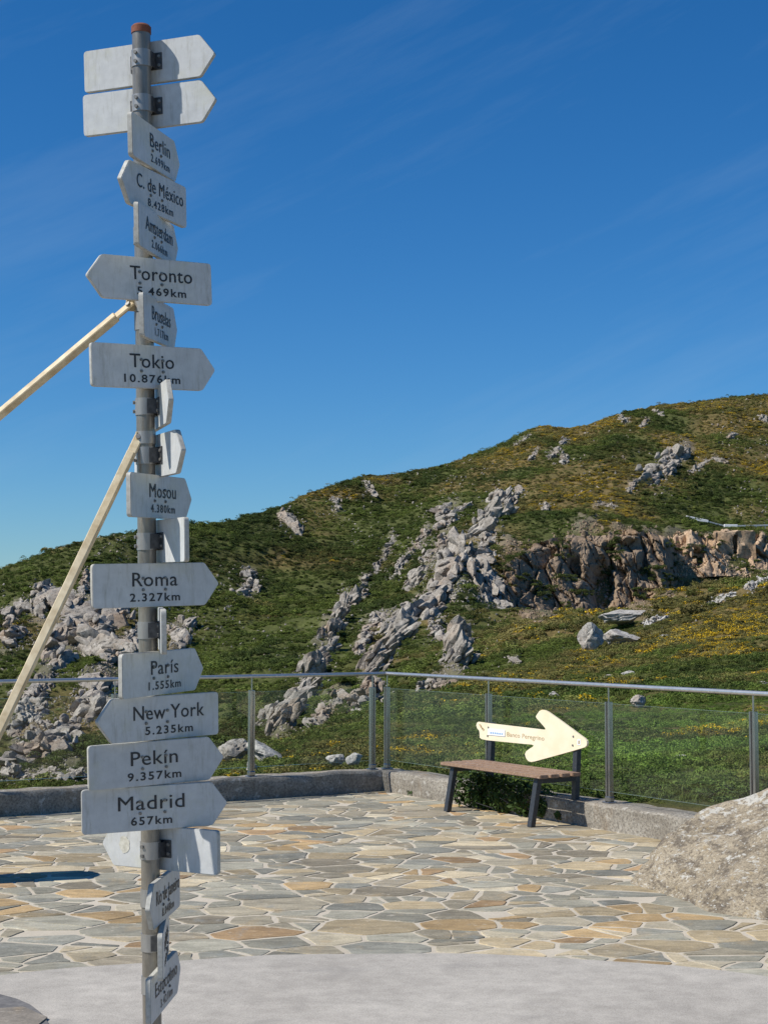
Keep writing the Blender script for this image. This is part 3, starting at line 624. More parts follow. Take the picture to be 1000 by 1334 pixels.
lone(462, 996, 24, 17, 'right one of two small boulders beside the corner posts', seed=15, Y=18.4, lift=.35)
lone(328, 1003, 18, 14, 'small boulder at the foot of the long pale boulder', seed=16, Y=20.5)

# ------------------------------------------------------------------ instanced ground cover
def gn_scatter(name, pts, scl, rot, idx_, tint, protos, label, cat):
    me_ = bpy.data.meshes.new(name); n = len(pts); me_.vertices.add(n); me_.vertices.foreach_set('co', np.asarray(pts, np.float32).ravel())
    for nm, tp, d, key in (('scl', 'FLOAT_VECTOR', scl, 'vector'), ('rot', 'FLOAT_VECTOR', rot, 'vector'), ('idx', 'INT', idx_, 'value')):
        me_.attributes.new(nm, tp, 'POINT').data.foreach_set(key, np.asarray(d, np.int32 if tp == 'INT' else np.float32).ravel())
    if tint is not None: me_.attributes.new('tint', 'FLOAT_COLOR', 'POINT').data.foreach_set('color', np.asarray(tint, np.float32).ravel())
    pc = bpy.data.collections.new(name+'_shapes')
    for i, p in enumerate(protos): pc.objects.link(bpy.data.objects.new('shape_%02d' % i, p))
    o = link(bpy.data.objects.new(name, me_)); tag(o, label, cat, None, 'stuff')
    ng = bpy.data.node_groups.new(name+'_scatter', 'GeometryNodeTree'); ng.interface.new_socket('Geometry', in_out='INPUT', socket_type='NodeSocketGeometry'); ng.interface.new_socket('Geometry', in_out='OUTPUT', socket_type='NodeSocketGeometry')
    N, K = ng.nodes, ng.links; gi, go = N.new('NodeGroupInput'), N.new('NodeGroupOutput'); ci = N.new('GeometryNodeCollectionInfo'); ci.inputs['Collection'].default_value = pc
    ci.inputs['Separate Children'].default_value = True; ci.inputs['Reset Children'].default_value = True
    ip = N.new('GeometryNodeInstanceOnPoints'); ip.inputs['Pick Instance'].default_value = True
    def na(nm, tp):
        a = N.new('GeometryNodeInputNamedAttribute'); a.data_type = tp; a.inputs['Name'].default_value = nm; return [s for s in a.outputs if s.enabled and s.name == 'Attribute'][0]
    mp_ = N.new('GeometryNodeMeshToPoints')
    K.new(gi.outputs[0], mp_.inputs['Mesh']); K.new(mp_.outputs[0], ip.inputs['Points']); K.new(ci.outputs[0], ip.inputs['Instance']); K.new(na('idx', 'INT'), ip.inputs['Instance Index'])
    er = N.new('FunctionNodeEulerToRotation'); K.new(na('rot', 'FLOAT_VECTOR'), er.inputs[0]); K.new(er.outputs[0], ip.inputs['Rotation']); K.new(na('scl', 'FLOAT_VECTOR'), ip.inputs['Scale']); K.new(ip.outputs[0], go.inputs[0])
    md = o.modifiers.new('scatter', 'NODES'); md.node_group = ng; return o
def shrub_mesh(name, seed, n, leaf, flowers=0., flat=.75, dense=.55):
    rg_ = np.random.default_rng(seed); V, Fc, mi = [], [], []
    lobes = [(rg_.normal(size=3)*np.array([.35, .35, .12])+np.array([0, 0, .3]), rg_.uniform(.35, .6)) for _ in range(5)]
    for i in range(n):
        c, r = lobes[i % 5]; d = rg_.normal(size=3); d[2] = abs(d[2])*1.1-.15; d /= np.linalg.norm(d); rr = r*rg_.uniform(dense, 1.0)**.6
        p = c+d*rr; p[2] *= flat
        nrm = d*.7+rg_.normal(size=3)*.55; nrm /= np.linalg.norm(nrm); a = np.cross(nrm, rg_.normal(size=3)); a /= np.linalg.norm(a); b = np.cross(nrm, a)
        s = leaf*rg_.uniform(.6, 1.3); k_ = len(V); V += [p-a*s*.5, p+b*s*.42, p+a*s*.6, p-b*s*.42]; Fc.append((k_, k_+1, k_+2, k_+3))
        mi.append(1 if (rg_.uniform() < flowers and rr > .75*r) else 0)
    m = bpy.data.meshes.new(name); m.from_pydata([tuple(v) for v in V], [], Fc); m.materials.append(M['leaf']); m.materials.append(M['flower']); m.polygons.foreach_set('material_index', mi); m.update(); return m
def tuft_mesh(name, seed, n):
    rg_ = np.random.default_rng(seed); V, Fc = [], []
    for i in range(n):
        b = np.array([*(rg_.normal(size=2)*.28), 0]); an = rg_.uniform(0, 6.28); lean = rg_.uniform(.1, .7); h = rg_.uniform(.35, .9); w = .035
        d = np.array([math.cos(an), math.sin(an), 0]); s = np.array([-d[1], d[0], 0])*w
        m_ = b+d*lean*h*.4+np.array([0, 0, h*.6]); t_ = b+d*lean*h+np.array([0, 0, h*.9]); k_ = len(V); V += [b-s, b+s, m_+s*.8, m_-s*.8, t_]; Fc += [(k_, k_+1, k_+2, k_+3), (k_+3, k_+2, k_+4)]
    m = bpy.data.meshes.new(name); m.from_pydata([tuple(v) for v in V], [], Fc); m.materials.append(M['leaf']); m.update(); return m
SHR = [shrub_mesh('s', 1, 330, .15), shrub_mesh('s', 2, 330, .15), shrub_mesh('s', 3, 330, .13, 0, .9), shrub_mesh('s', 4, 330, .14, .42), shrub_mesh('s', 5, 330, .14, .7), tuft_mesh('t', 6, 90), tuft_mesh('t', 7, 90)]
def sample(n, ymin, ymax, amin=-.36, amax=.36):
    a = RNG.uniform(amin, amax, n); Y = np.sqrt(RNG.uniform(ymin**2, ymax**2, n)); return a*Y, Y
def cover(n, ymin, ymax, smin, smax, tuft_p, near=False):
    X, Y = sample(n, ymin, ymax); ok = Y > wallY(X/Y)+.25; X, Y = X[ok], Y[ok]; Z = terrain_z(X, Y); px, py = project(np.stack([X, Y, Z], -1))
    rm = rock_mask(px, py, .75)*(Y > 80); keep = RNG.uniform(size=len(X)) > rm*.93
    soilp = patch_noise(X, Y, 3, 91, .7)
    keep &= RNG.uniform(size=len(X)) > smooth(.35, .9, soilp)*.6
    if near: keep &= ~((px < 180) & (Y < 30))
    X, Y, Z, px, py, soilp = [v[keep] for v in (X, Y, Z, px, py, soilp)]; n = len(X)
    g = gorse_zone(px, py, X, Y); u = RNG.uniform(size=n); kind = RNG.integers(0, 3, n)
    fl = u < smooth(.5, 1.35, g)*.6; kind[fl] = 3+(RNG.uniform(size=fl.sum()) < .35)
    tf = (RNG.uniform(size=n) < tuft_p) & ~fl; kind[tf] = 5+RNG.integers(0, 2, tf.sum())
    s = RNG.uniform(smin, smax, n)*(1+.35*fbm(X/20, Y/20, 0, 2, 8)); s[tf] *= .8
    sc3 = np.stack([s, s, s*RNG.uniform(.45, .95, n)], -1); rot = np.stack([RNG.normal(size=n)*.12, RNG.normal(size=n)*.12, RNG.uniform(0, 6.28, n)], -1)
    gr, dk, br, li = np.array([.118, .150, .030]), np.array([.056, .080, .018]), np.array([.20, .150, .058]), np.array([.15, .25, .036])
    t1 = smooth(.2, .9, g+RNG.normal(size=n)*.18)[:, None]; t2 = smooth(-.5, .6, patch_noise(X, Y, 4, 66, .8)+RNG.normal(size=n)*.25)[:, None]
    c = (dk*(1-t2)+gr*t2)*(1-t1)+(br*(.45+.4*t2)+gr*.35)*t1
    lush = (np.exp(-(((px-850)/210)**2+((py-965)/60)**2))*smooth(-.75, .1, fbm(X/3, Y/3, 0, 3, 44)))[:, None]*(Y < 90)[:, None]; c = c*(1-lush*.8)+li*lush*.8
    c[tf] = c[tf]*.5+np.array([.12, .15, .038])*.5
    c = c*RNG.uniform(.62, 1.5, n)[:, None]*.98
    return np.stack([X, Y, Z+s*.02-.03], -1), sc3, rot, kind, np.concatenate([c, np.ones((n, 1))], -1)
def cat_(parts): return [np.concatenate(z, 0) for z in zip(*parts)]
FS = np.array(FACE_SHRUBS); nf = len(FS); fs_ = RNG.uniform(.5, 1.2, nf); fc_ = np.array([.075, .095, .024])*RNG.uniform(.7, 1.4, nf)[:, None]
face_cover = (FS, np.stack([fs_, fs_, fs_*.9], -1), np.stack([0*fs_, 0*fs_, RNG.uniform(0, 6.28, nf)], -1), RNG.integers(0, 3, nf), np.concatenate([fc_, np.ones((nf, 1))], -1))
gn_scatter('heath_shrubs', *cat_([face_cover, cover(125000, 120, 560, .42, 1.05, .10), cover(8000, 120, 560, 1.0, 1.8, .0), cover(48000, 45, 125, .22, .55, .16)]), SHR, 'low green heath and yellow flowering gorse covering the hillside', 'shrubs')
gn_scatter('near_ground_cover', *cat_([cover(32000, 15, 48, .08, .24, .38, True)]), SHR, 'grass and low gorse just behind the terrace walls', 'undergrowth')
SR = [rock_mesh('stone', 300+i+20*j, 2, M[m], nplanes=11, rough=.06) for j, m in enumerate(('granite', 'brown', 'tanrock')) for i in range(4)]
SP_ = np.array([p for p, s, k in small_rocks]); SS = np.array([s for p, s, k in small_rocks]); SK = np.array([k*4 for p, s, k in small_rocks])+rg.integers(0, 4, len(small_rocks)); n = len(SS)
SP_[:, 2] += SS*.15
gn_scatter('loose_stones', SP_, np.stack([SS*rg.uniform(.8, 1.5, n), SS*rg.uniform(.7, 1.2, n), SS*rg.uniform(.6, 1.2, n)], -1), rg.uniform(-3, 3, (n, 3)), SK, None, SR, 'small grey stones scattered over the hillside', 'stones')

# ------------------------------------------------------------------ road barrier, stone hut opening and skyline shrubs
def barrier():
    pts = [terrain_hit(x, y) for x, y in ((893, 683), (912, 684), (922, 685), (944, 687), (958, 689), (1004, 696))]
    Y = 343.; P = [np.array([ray(x, y)[0]/ray(x, y)[1]*Y2, Y2, zat(x, y, Y2)]) for x, y, Y2 in ((893, 676, 344), (922, 677, 344), (942, 679.5, 344), (960, 681.5, 344), (1010, 688.5, 344))]
    P = [np.array([p[0], p[1], max(terrain_z(np.array([p[0]]), np.array([p[1]]))[0]+.8, p[2]-3)]) for p in P]
    e = empty('road_barrier', P[0]-np.array([0, 0, 1.2]), 'white roadside barrier and rail above the quarry at the right', 'barrier'); org = P[0]-np.array([0, 0, 1.2])
    for a, b, m, h, nm, t in ((P[0], P[1], 'white', .75, 'barrier_block', .35), (P[1], P[2], 'sleeve', .35, 'guard_rail', .15), (P[2], P[3], 'white', .7, 'barrier_block', .35), (P[3], P[4], 'sleeve', .4, 'guard_rail', .15)):
        bm = bmesh.new(); d = b-a; L = np.linalg.norm(d); ex = d/L; bm_box(bm, (0.05, -t, -h/2), (L-.05, t, h/2), .05)
        mt = basis(ex, np.array([0, 0, 1.]), np.array([-ex[1], ex[0], 0]), a-org); bmesh.ops.transform(bm, matrix=mt, verts=bm.verts); bm_obj(nm, bm, M[m], e)
        bm = bmesh.new()
        for kk in range(int(L/2)+1):
            bm_box(bm, (min(kk*2+.1, L-.2), -.1, -2.0), (min(kk*2+.1, L-.2)+.15, .1, -h/2+.05))
        bmesh.ops.transform(bm, matrix=mt, verts=bm.verts); bm_obj('barrier_post', bm, M['sleeve'], e)
barrier()
def ruin():
    P = terrain_hit(958, 724); s = P[1]/F; w, h, t = 26*s, 40*s, 2.0
    e = empty('stone_retaining_wall', P, 'tan stone wall with a dark narrow opening below the road', 'wall')
    xs = [-w, -3*s, 3.0*s, w]; top = h*.8
    for i, (x0, x1, z0, z1) in enumerate(((xs[0], xs[1], -3, top), (xs[2], xs[3], -3, top), (xs[1], xs[2], top*.86, top*1.02), (xs[1], xs[2], -3, top*.1))):
        bm = bmesh.new(); bm_box(bm, (x0, 0, z0), (x1-.03, t, z1)); bmesh.ops.subdivide_edges(bm, edges=bm.edges[:], cuts=7, use_grid_fill=True)
        for v in bm.verts:
            c = np.array(v.co)+np.array(P); v.co += Vector((fbm(c[0]*.5, c[2]*.5, c[1], 3, 4)*.25, fbm(c[0]*.6, c[2]*.6, c[1], 3, 14)*.5, fbm(c[0]*.5, c[2]*.5, c[1]*.6, 2, 24)*.3))
        bm_obj('wall_section', bm, M['tanrock'], e, angle=30)
    bm = bmesh.new(); bm_box(bm, (xs[1]-.4, t-.3, -1), (xs[2]+.4, t+.2, top)); bm_obj('recess', bm, M['brown'], e)
ruin()
def skyline_tree(x, y, h, label, seed):
    Y = np.interp(x, [150, 300, 400], [290, 330, 380])*1.005; P = np.array([ray(x, y)[0]/ray(x, y)[1]*Y, Y, zat(x, y, Y)-.6]); s = h*Y/F
    e = empty('wind_bent_tree', P, label, 'tree', 'tiny trees on the skyline'); bm = bmesh.new(); bm_tube(bm, (0, 0, 0), (.15*s, 0, .9*s), .09*s, .05*s, 7); bm_tube(bm, (.1*s, 0, .6*s), (-.35*s, 0, 1.0*s), .04*s, .02*s, 6); bm_obj('trunk', bm, M['dark'], e)
    rg_ = np.random.default_rng(seed); V, Fc = [], []
    for i in range(90):
        p = np.array([rg_.normal()*.42+.1, rg_.normal()*.3, 1.0+rg_.normal()*.16])*s; k_ = len(V); d = rg_.normal(size=(3, 3))*.14*s; V += [p+d[0], p+d[1], p+d[2]]; Fc.append((k_, k_+1, k_+2))
    mesh_obj('crown', V, Fc, M['ivy'], e)
for i, (x, y, h, l) in enumerate(((250, 683, 7, 'leftmost tiny tree on the skyline, beside the pole'), (296, 679, 6, 'middle tiny tree on the skyline right of the pole'), (316, 674, 6, 'rightmost tiny tree on the skyline right of the pole'))): skyline_tree(x, y, h, l, i)

# ------------------------------------------------------------------ terrace: mortar bed, flagstones, concrete ring, walls
def sheet(name, poly, z, mat, depth=.25, label=None):
    n = len(poly); V = [(p[0], p[1], z) for p in poly]+[(p[0], p[1], z-depth) for p in poly]
    Fc = [tuple(range(n)), tuple(range(2*n-1, n-1, -1))]+[(i, i+n, (i+1) % n+n, (i+1) % n) for i in range(n)]
    o = mesh_obj(name, V, Fc, mat); bm = bmesh.new(); bm.from_mesh(o.data); bmesh.ops.recalc_face_normals(bm, faces=bm.faces); bm.to_mesh(o.data); bm.free(); tag(o, label, None, None, 'structure'); return o
o_ = C0-(U1+U2)*.02
terr = [o_+U1*14, o_+U1*14+U2*26, o_+U2*26+U1*.0, o_]
paving = sheet('paving', terr, -.004, M['mortar'], .3, 'crazy paving of tan and grey flagstones with pale mortar joints')
CC, CR = np.array([-.05, 4.22]), 3.98
pts = []
for i in range(96):
    t = 2*math.pi*i/96; r_ = CR+.03*math.sin(5*t+1)+.015*math.sin(23*t); pts.append(CC+np.array([math.cos(t), math.sin(t)])*r_)
apron = sheet('concrete_apron', pts, .012, M['concrete'], .2, 'round pale concrete apron in the foreground')
# patch of darker edging and stones at the lower left
edge_px = [(-60, 1294), (0, 1300), (22, 1306), (40, 1314), (54, 1325), (70, 1348), (-60, 1380)]
patch = sheet('edging', [ground(x, y)[:2] for x, y in edge_px], .018, m_simple('dark_edging', (.11, .105, .10), (.18, .17, .16), 30, .9, kind='World', bump=.4), .1, 'dark cement edging at the lower left corner')

def clip(poly, p, n):                                                  # keep the side where (q-p).n <= 0
    out = []
    for i in range(len(poly)):
        a, b = poly[i], poly[(i+1) % len(poly)]; da, db = (a-p)@n, (b-p)@n
        if da <= 0: out.append(a)
        if (da < 0 < db) or (db < 0 < da): out.append(a+(b-a)*(da/(da-db)))
    return out
def flagstones():
    rg_ = np.random.default_rng(21); ST = np.array([1.22, .98]); pts_, rad = [], []
    lo, hi = np.array([-4.9, 6.2])/ST, np.array([5.0, 16.4])/ST; tries = 0
    while tries < 30000:
        tries += 1; p = rg_.uniform(lo, hi); r_ = rg_.choice([.13, .19, .25, .31], p=[.36, .36, .20, .08])
        if pts_ and np.any(np.hypot(*(np.array(pts_)-p).T) < (np.array(rad)+r_)*.60): continue
        pts_.append(p); rad.append(r_)
    A = np.array(pts_); Rr = np.array(rad); pal = [(.33, .325, .29), (.27, .275, .26), (.38, .35, .29), (.45, .38, .27), (.47, .345, .20), (.40, .28, .17), (.54, .475, .365), (.36, .355, .315), (.31, .28, .23), (.58, .53, .43)]
    polys = []
    for i in range(len(A)):
        d = np.hypot(*(A-A[i]).T); nb = np.argsort(d)[1:22]; poly = [A[i]+np.array(v)*1.2 for v in ((-1, -1), (1, -1), (1, 1), (-1, 1))]
        for j in nb:
            n = (A[j]-A[i])/d[j]; t = d[j]/2+(Rr[i]**2-Rr[j]**2)/(2*d[j])*.55; poly = clip(poly, A[i]+n*t, n)
            if len(poly) < 3: break
        if len(poly) < 3: continue
        poly = [p*ST for p in poly]
        c = np.mean(poly, 0); ang = rg_.uniform(0, 3.14)
        parts = [poly]
        if rg_.uniform() < .42:
            n = np.array([math.cos(ang), math.sin(ang)]); parts = [clip(poly, c, n), clip(poly, c, -n)]
        polys += [p for p in parts if len(p) > 2]
    cand = []
    g = .0105
    for poly in polys:
        c = np.mean(poly, 0); P = list(poly)
        ccw = sum(P[i][0]*P[(i+1) % len(P)][1]-P[(i+1) % len(P)][0]*P[i][1] for i in range(len(P)))
        if ccw < 0: P = P[::-1]
        Q = P; gap = g*rg_.uniform(.6, 1.7)
        for i in range(len(P)):
            e = P[(i+1) % len(P)]-P[i]; L = np.linalg.norm(e)
            if L < 1e-4: continue
            n = np.array([e[1], -e[0]])/L; Q = clip(Q, P[i]-n*gap, n)
            if len(Q) < 3: break
        if len(Q) < 3: continue
        nrm1, nrm2 = np.array([U1[1], -U1[0]]), np.array([U2[1], -U2[0]])
        n1_ = -U2; n2_ = -U1                                           # outward normals of the two walls
        Q = clip(Q, C0-n1_*.012, n1_)
        if len(Q) < 3: continue
        Q = clip(Q, C0-n2_*.012, n2_)
        if len(Q) < 3: continue
        Q = [np.array(q_) for q_ in Q]
        if np.hypot(*(np.mean(Q, 0)-CC)) < CR-.5: continue
        # outside the round concrete
        Q2 = []
        for q_ in Q:
            d = q_-CC; L = np.linalg.norm(d); Q2.append(CC+d/L*max(L, CR+.012))
        Q = Q2
        ar = .5*abs(sum(Q[i][0]*Q[(i+1) % len(Q)][1]-Q[(i+1) % len(Q)][0]*Q[i][1] for i in range(len(Q))))
        if ar < .012: continue
        # cut corners, wavy edges
        V = []
        for i in range(len(Q)):
            a, b, c_ = Q[i-1], Q[i], Q[(i+1) % len(Q)]; l1, l2 = np.linalg.norm(a-b), np.linalg.norm(c_-b); k1 = min(.010, l1*.2); k2 = min(.010, l2*.2)
            if l1 > 1e-4 and l2 > 1e-4: V += [b+(a-b)/l1*k1, b+(c_-b)/l2*k2]
            m_ = (b+c_)/2
            if l2 > .16: V.append(m_+np.array([rg_.normal(), rg_.normal()])*.009)
        cand.append((V, ar, np.mean(Q, 0), pal[rg_.choice(len(pal), p=[.17, .12, .16, .12, .06, .05, .08, .14, .07, .03])]))
    def shape(V, z, tint, me_=None):
        n = len(V); c = np.mean(V, 0); top = [(*(p+(c-p)/max(np.linalg.norm(c-p), 1e-3)*.004), z) for p in V]; mid = [(p[0], p[1], z-.004) for p in V]; bot = [(p[0], p[1], -.03) for p in V]
        return top+mid+bot, [tuple(range(n))]+[(i, i+n, (i+1) % n+n, (i+1) % n) for i in range(n)]+[(i+n, i+2*n, (i+1) % n+2*n, (i+1) % n+n) for i in range(n)]
    vis = []
    for V, ar, c, t in cand:
        if c[1] < 5.5: vis.append(1e9); continue
        x, y = project(np.array([c[0], c[1], 0])); vis.append(0 if (-40 < x < 1040 and y < 1360) else 1e9)
    order = sorted(range(len(cand)), key=lambda i: vis[i]+cand[i][2][1]); rest = []
    for rank, i in enumerate(order):
        V, ar, c, t = cand[i]; z = rg_.uniform(-.0015, .0015); t = tuple(np.array(t)*np.array([.94, .89, .76])*rg_.uniform(.66, 1.18)); vv, ff = shape(V, z, t)
        if vis[i] == 0 and rank < 300:
            o = mesh_obj('flagstone', vv, [f_[::-1] for f_ in ff] if False else ff, M['stone'], paving); a = o.data.color_attributes.new('tint', 'FLOAT_COLOR', 'POINT'); a.data.foreach_set('color', [*t, 1]*len(vv))
        else: rest.append((vv, ff, t))
    VV, FF, TT = [], [], []
    for vv, ff, t in rest: k_ = len(VV); VV += vv; FF += [tuple(j+k_ for j in f_) for f_ in ff]; TT += [*t, 1]*len(vv)
    if VV:
        o = mesh_obj('flagstones_beyond', VV, FF, M['stone'], paving); o.data.color_attributes.new('tint', 'FLOAT_COLOR', 'POINT').data.foreach_set('color', TT); o['kind'] = 'stuff'
    print('STONES', len(order), len(rest))
flagstones()
for pxs in (((-20, 1322), (30, 1318), (62, 1332), (40, 1350), (-20, 1350)), ((-60, 1316), (-24, 1300), (-24, 1350), (-60, 1350))):
    V = [ground(x, y)[:2] for x, y in pxs][::-1]; n = len(V); vv = [(*p, .024) for p in V]+[(*p, .0) for p in V]
    o = mesh_obj('flagstone', vv, [tuple(range(n))]+[(i, i+n, (i+1) % n+n, (i+1) % n) for i in range(n)], M['stone'], patch); o.data.color_attributes.new('tint', 'FLOAT_COLOR', 'POINT').data.foreach_set('color', [.24, .21, .17, 1]*len(vv))

def low_wall(name, start, d, L, nout, label):                          # rough kerb wall, inner face through start along d
    nx, ny_, nz_ = int(L/.08), 6, 4; V, Fc, grid = [], [], {}
    prof = [(0, -.05), (0, WH*.33), (0, WH*.66), (.004, WH-.018), (.022, WH), (WT*.35, WH+.004), (WT*.7, WH+.002), (WT-.02, WH), (WT, WH-.02), (WT, -.6)]
    for i in range(nx+1):
        for j, (o, z) in enumerate(prof):
            b = start+d*(L*i/nx)+nout*o; k_ = .014 if 0 < j < 9 else .006
            dn = fbm(b[0]*6, b[1]*6, z*9, 3, 5)*k_+fbm(b[0]*1.3, b[1]*1.3, z, 2, 15)*.010; dz = fbm(b[0]*4, b[1]*4, z*3+7, 3, 25)*.010 if j > 2 and j < 9 else 0
            V.append((b[0]-nout[0]*dn, b[1]-nout[1]*dn, z+dz))
    m_ = len(prof)
    for i in range(nx):
        for j in range(m_-1): Fc.append((i*m_+j, (i+1)*m_+j, (i+1)*m_+j+1, i*m_+j+1))
    Fc += [tuple(range(m_)), tuple(range(nx*m_+m_-1, nx*m_-1, -1))]
    o = mesh_obj(name, V, Fc, M['wall']); bm = bmesh.new(); bm.from_mesh(o.data); bmesh.ops.recalc_face_normals(bm, faces=bm.faces); bm.to_mesh(o.data); bm.free(); o.data.shade_smooth(); o.data.set_sharp_from_angle(angle=R(38))
    return tag(o, label, 'wall')
low_wall('low_wall', C0-U2*WT*1.0, U1, 9.0, -U2*0+(-U2), 'low stone kerb wall in shade along the left back edge of the terrace') if False else None
low_wall('low_wall', C0, U1, 9.0, -U2, 'low shaded stone kerb wall along the left back edge of the terrace')
low_wall('low_wall', C0-U1*0.0-U2*WT, U2, 9.0, -U1, 'low sunlit stone kerb wall behind the bench on the right')

# ------------------------------------------------------------------ glass railing
RO = .13                                                               # rail line sits this far behind the inner wall face
RAILZ = 1.205
RC = C0-(U1+U2)*RO
def rail_s(x, d):                                                      # distance along a rail run at photo column x
    a = ray(x, 900)[0]/ray(x, 900)[1]; return (a*RC[1]-RC[0])/(d[0]-a*d[1])
railing = empty('glass_railing', (*RC, WH), 'steel and glass railing with a round handrail along the low walls', 'railing')
def loc(p): return Vector((p[0]-RC[0], p[1]-RC[1], p[2]-WH))
def post(p, d, n):
    # twin flat bars with a clamp foot and a thin spigot carrying the handrail
    mt = basis((*d, 0), (0, 0, 1), (*n, 0), loc((*p, WH))); bm = bmesh.new()
    for sx in (-1, 1): bm_box(bm, (sx*.021-.008, -.022, .03), (sx*.021+.008, .022, .86), .002)
    bm_box(bm, (-.012, -.010, .03), (.012, .010, .855))
    bmesh.ops.transform(bm, matrix=mt, verts=bm.verts); o = bm_obj('post', bm, M['steel'], railing)
    bm = bmesh.new(); bm_box(bm, (-.045, -.05, -.004), (.045, .05, .014), .004); bm_box(bm, (-.034, -.03, .012), (.034, .03, .06), .008)
    bmesh.ops.transform(bm, matrix=mt, verts=bm.verts); bm_obj('foot', bm, M['steel'], o)
    bm = bmesh.new(); bm_tube(bm, (0, 0, .85), (0, 0, RAILZ-WH-.015), .007, n=8); bmesh.ops.transform(bm, matrix=mt, verts=bm.verts); bm_obj('spigot', bm, M['steel'], o)
def panel(a, b, d, n):
    L = np.linalg.norm(b-a); mt = basis((*d, 0), (0, 0, 1), (*n, 0), loc((*a, WH))); bm = bmesh.new(); bm_box(bm, (.035, -.006, .10), (L-.035, .006, .845)); bmesh.ops.transform(bm, matrix=mt, verts=bm.verts); gp = bm_obj('glass_panel', bm, M['glass'], railing)
    for z0, z1 in ((.8455, .8468), (.098, .0993)):
        bm = bmesh.new(); bm_box(bm, (.036, -.0055, z0), (L-.036, .0055, z1)); bmesh.ops.transform(bm, matrix=mt, verts=bm.verts); bm_obj('polished_edge', bm, M['gedge'], gp)
def run(xs, d, n, first, extra):
    ss = [first]+[rail_s(x, d) for x in xs]; st = ss[-1]-ss[-2]; ss += [ss[-1]+st*(i+1) for i in range(extra)]
    for s_ in ss: post(RC+d*s_, d, n)
    for a, b in zip(ss[:-1], ss[1:]): panel(RC+d*a, RC+d*b, d, n)
    bm = bmesh.new(); vs_ = bm_tube(bm, loc((*(RC+d*.0), RAILZ)), loc((*(RC+d*(ss[-1]+.3)), RAILZ)), .019, n=20)
    bm_obj('handrail', bm, M['rail'], railing, angle=50)
run([328, 150], U1, -U2, rail_s(485, U1), 3)
run([636, 792, 980], U2, -U1, rail_s(504, U2), 2)
bm = bmesh.new(); bmesh.ops.create_uvsphere(bm, u_segments=16, v_segments=10, radius=.0202, matrix=Matrix.Translation(loc((*RC, RAILZ)))); bm_obj('corner_joint', bm, M['rail'], railing, True)

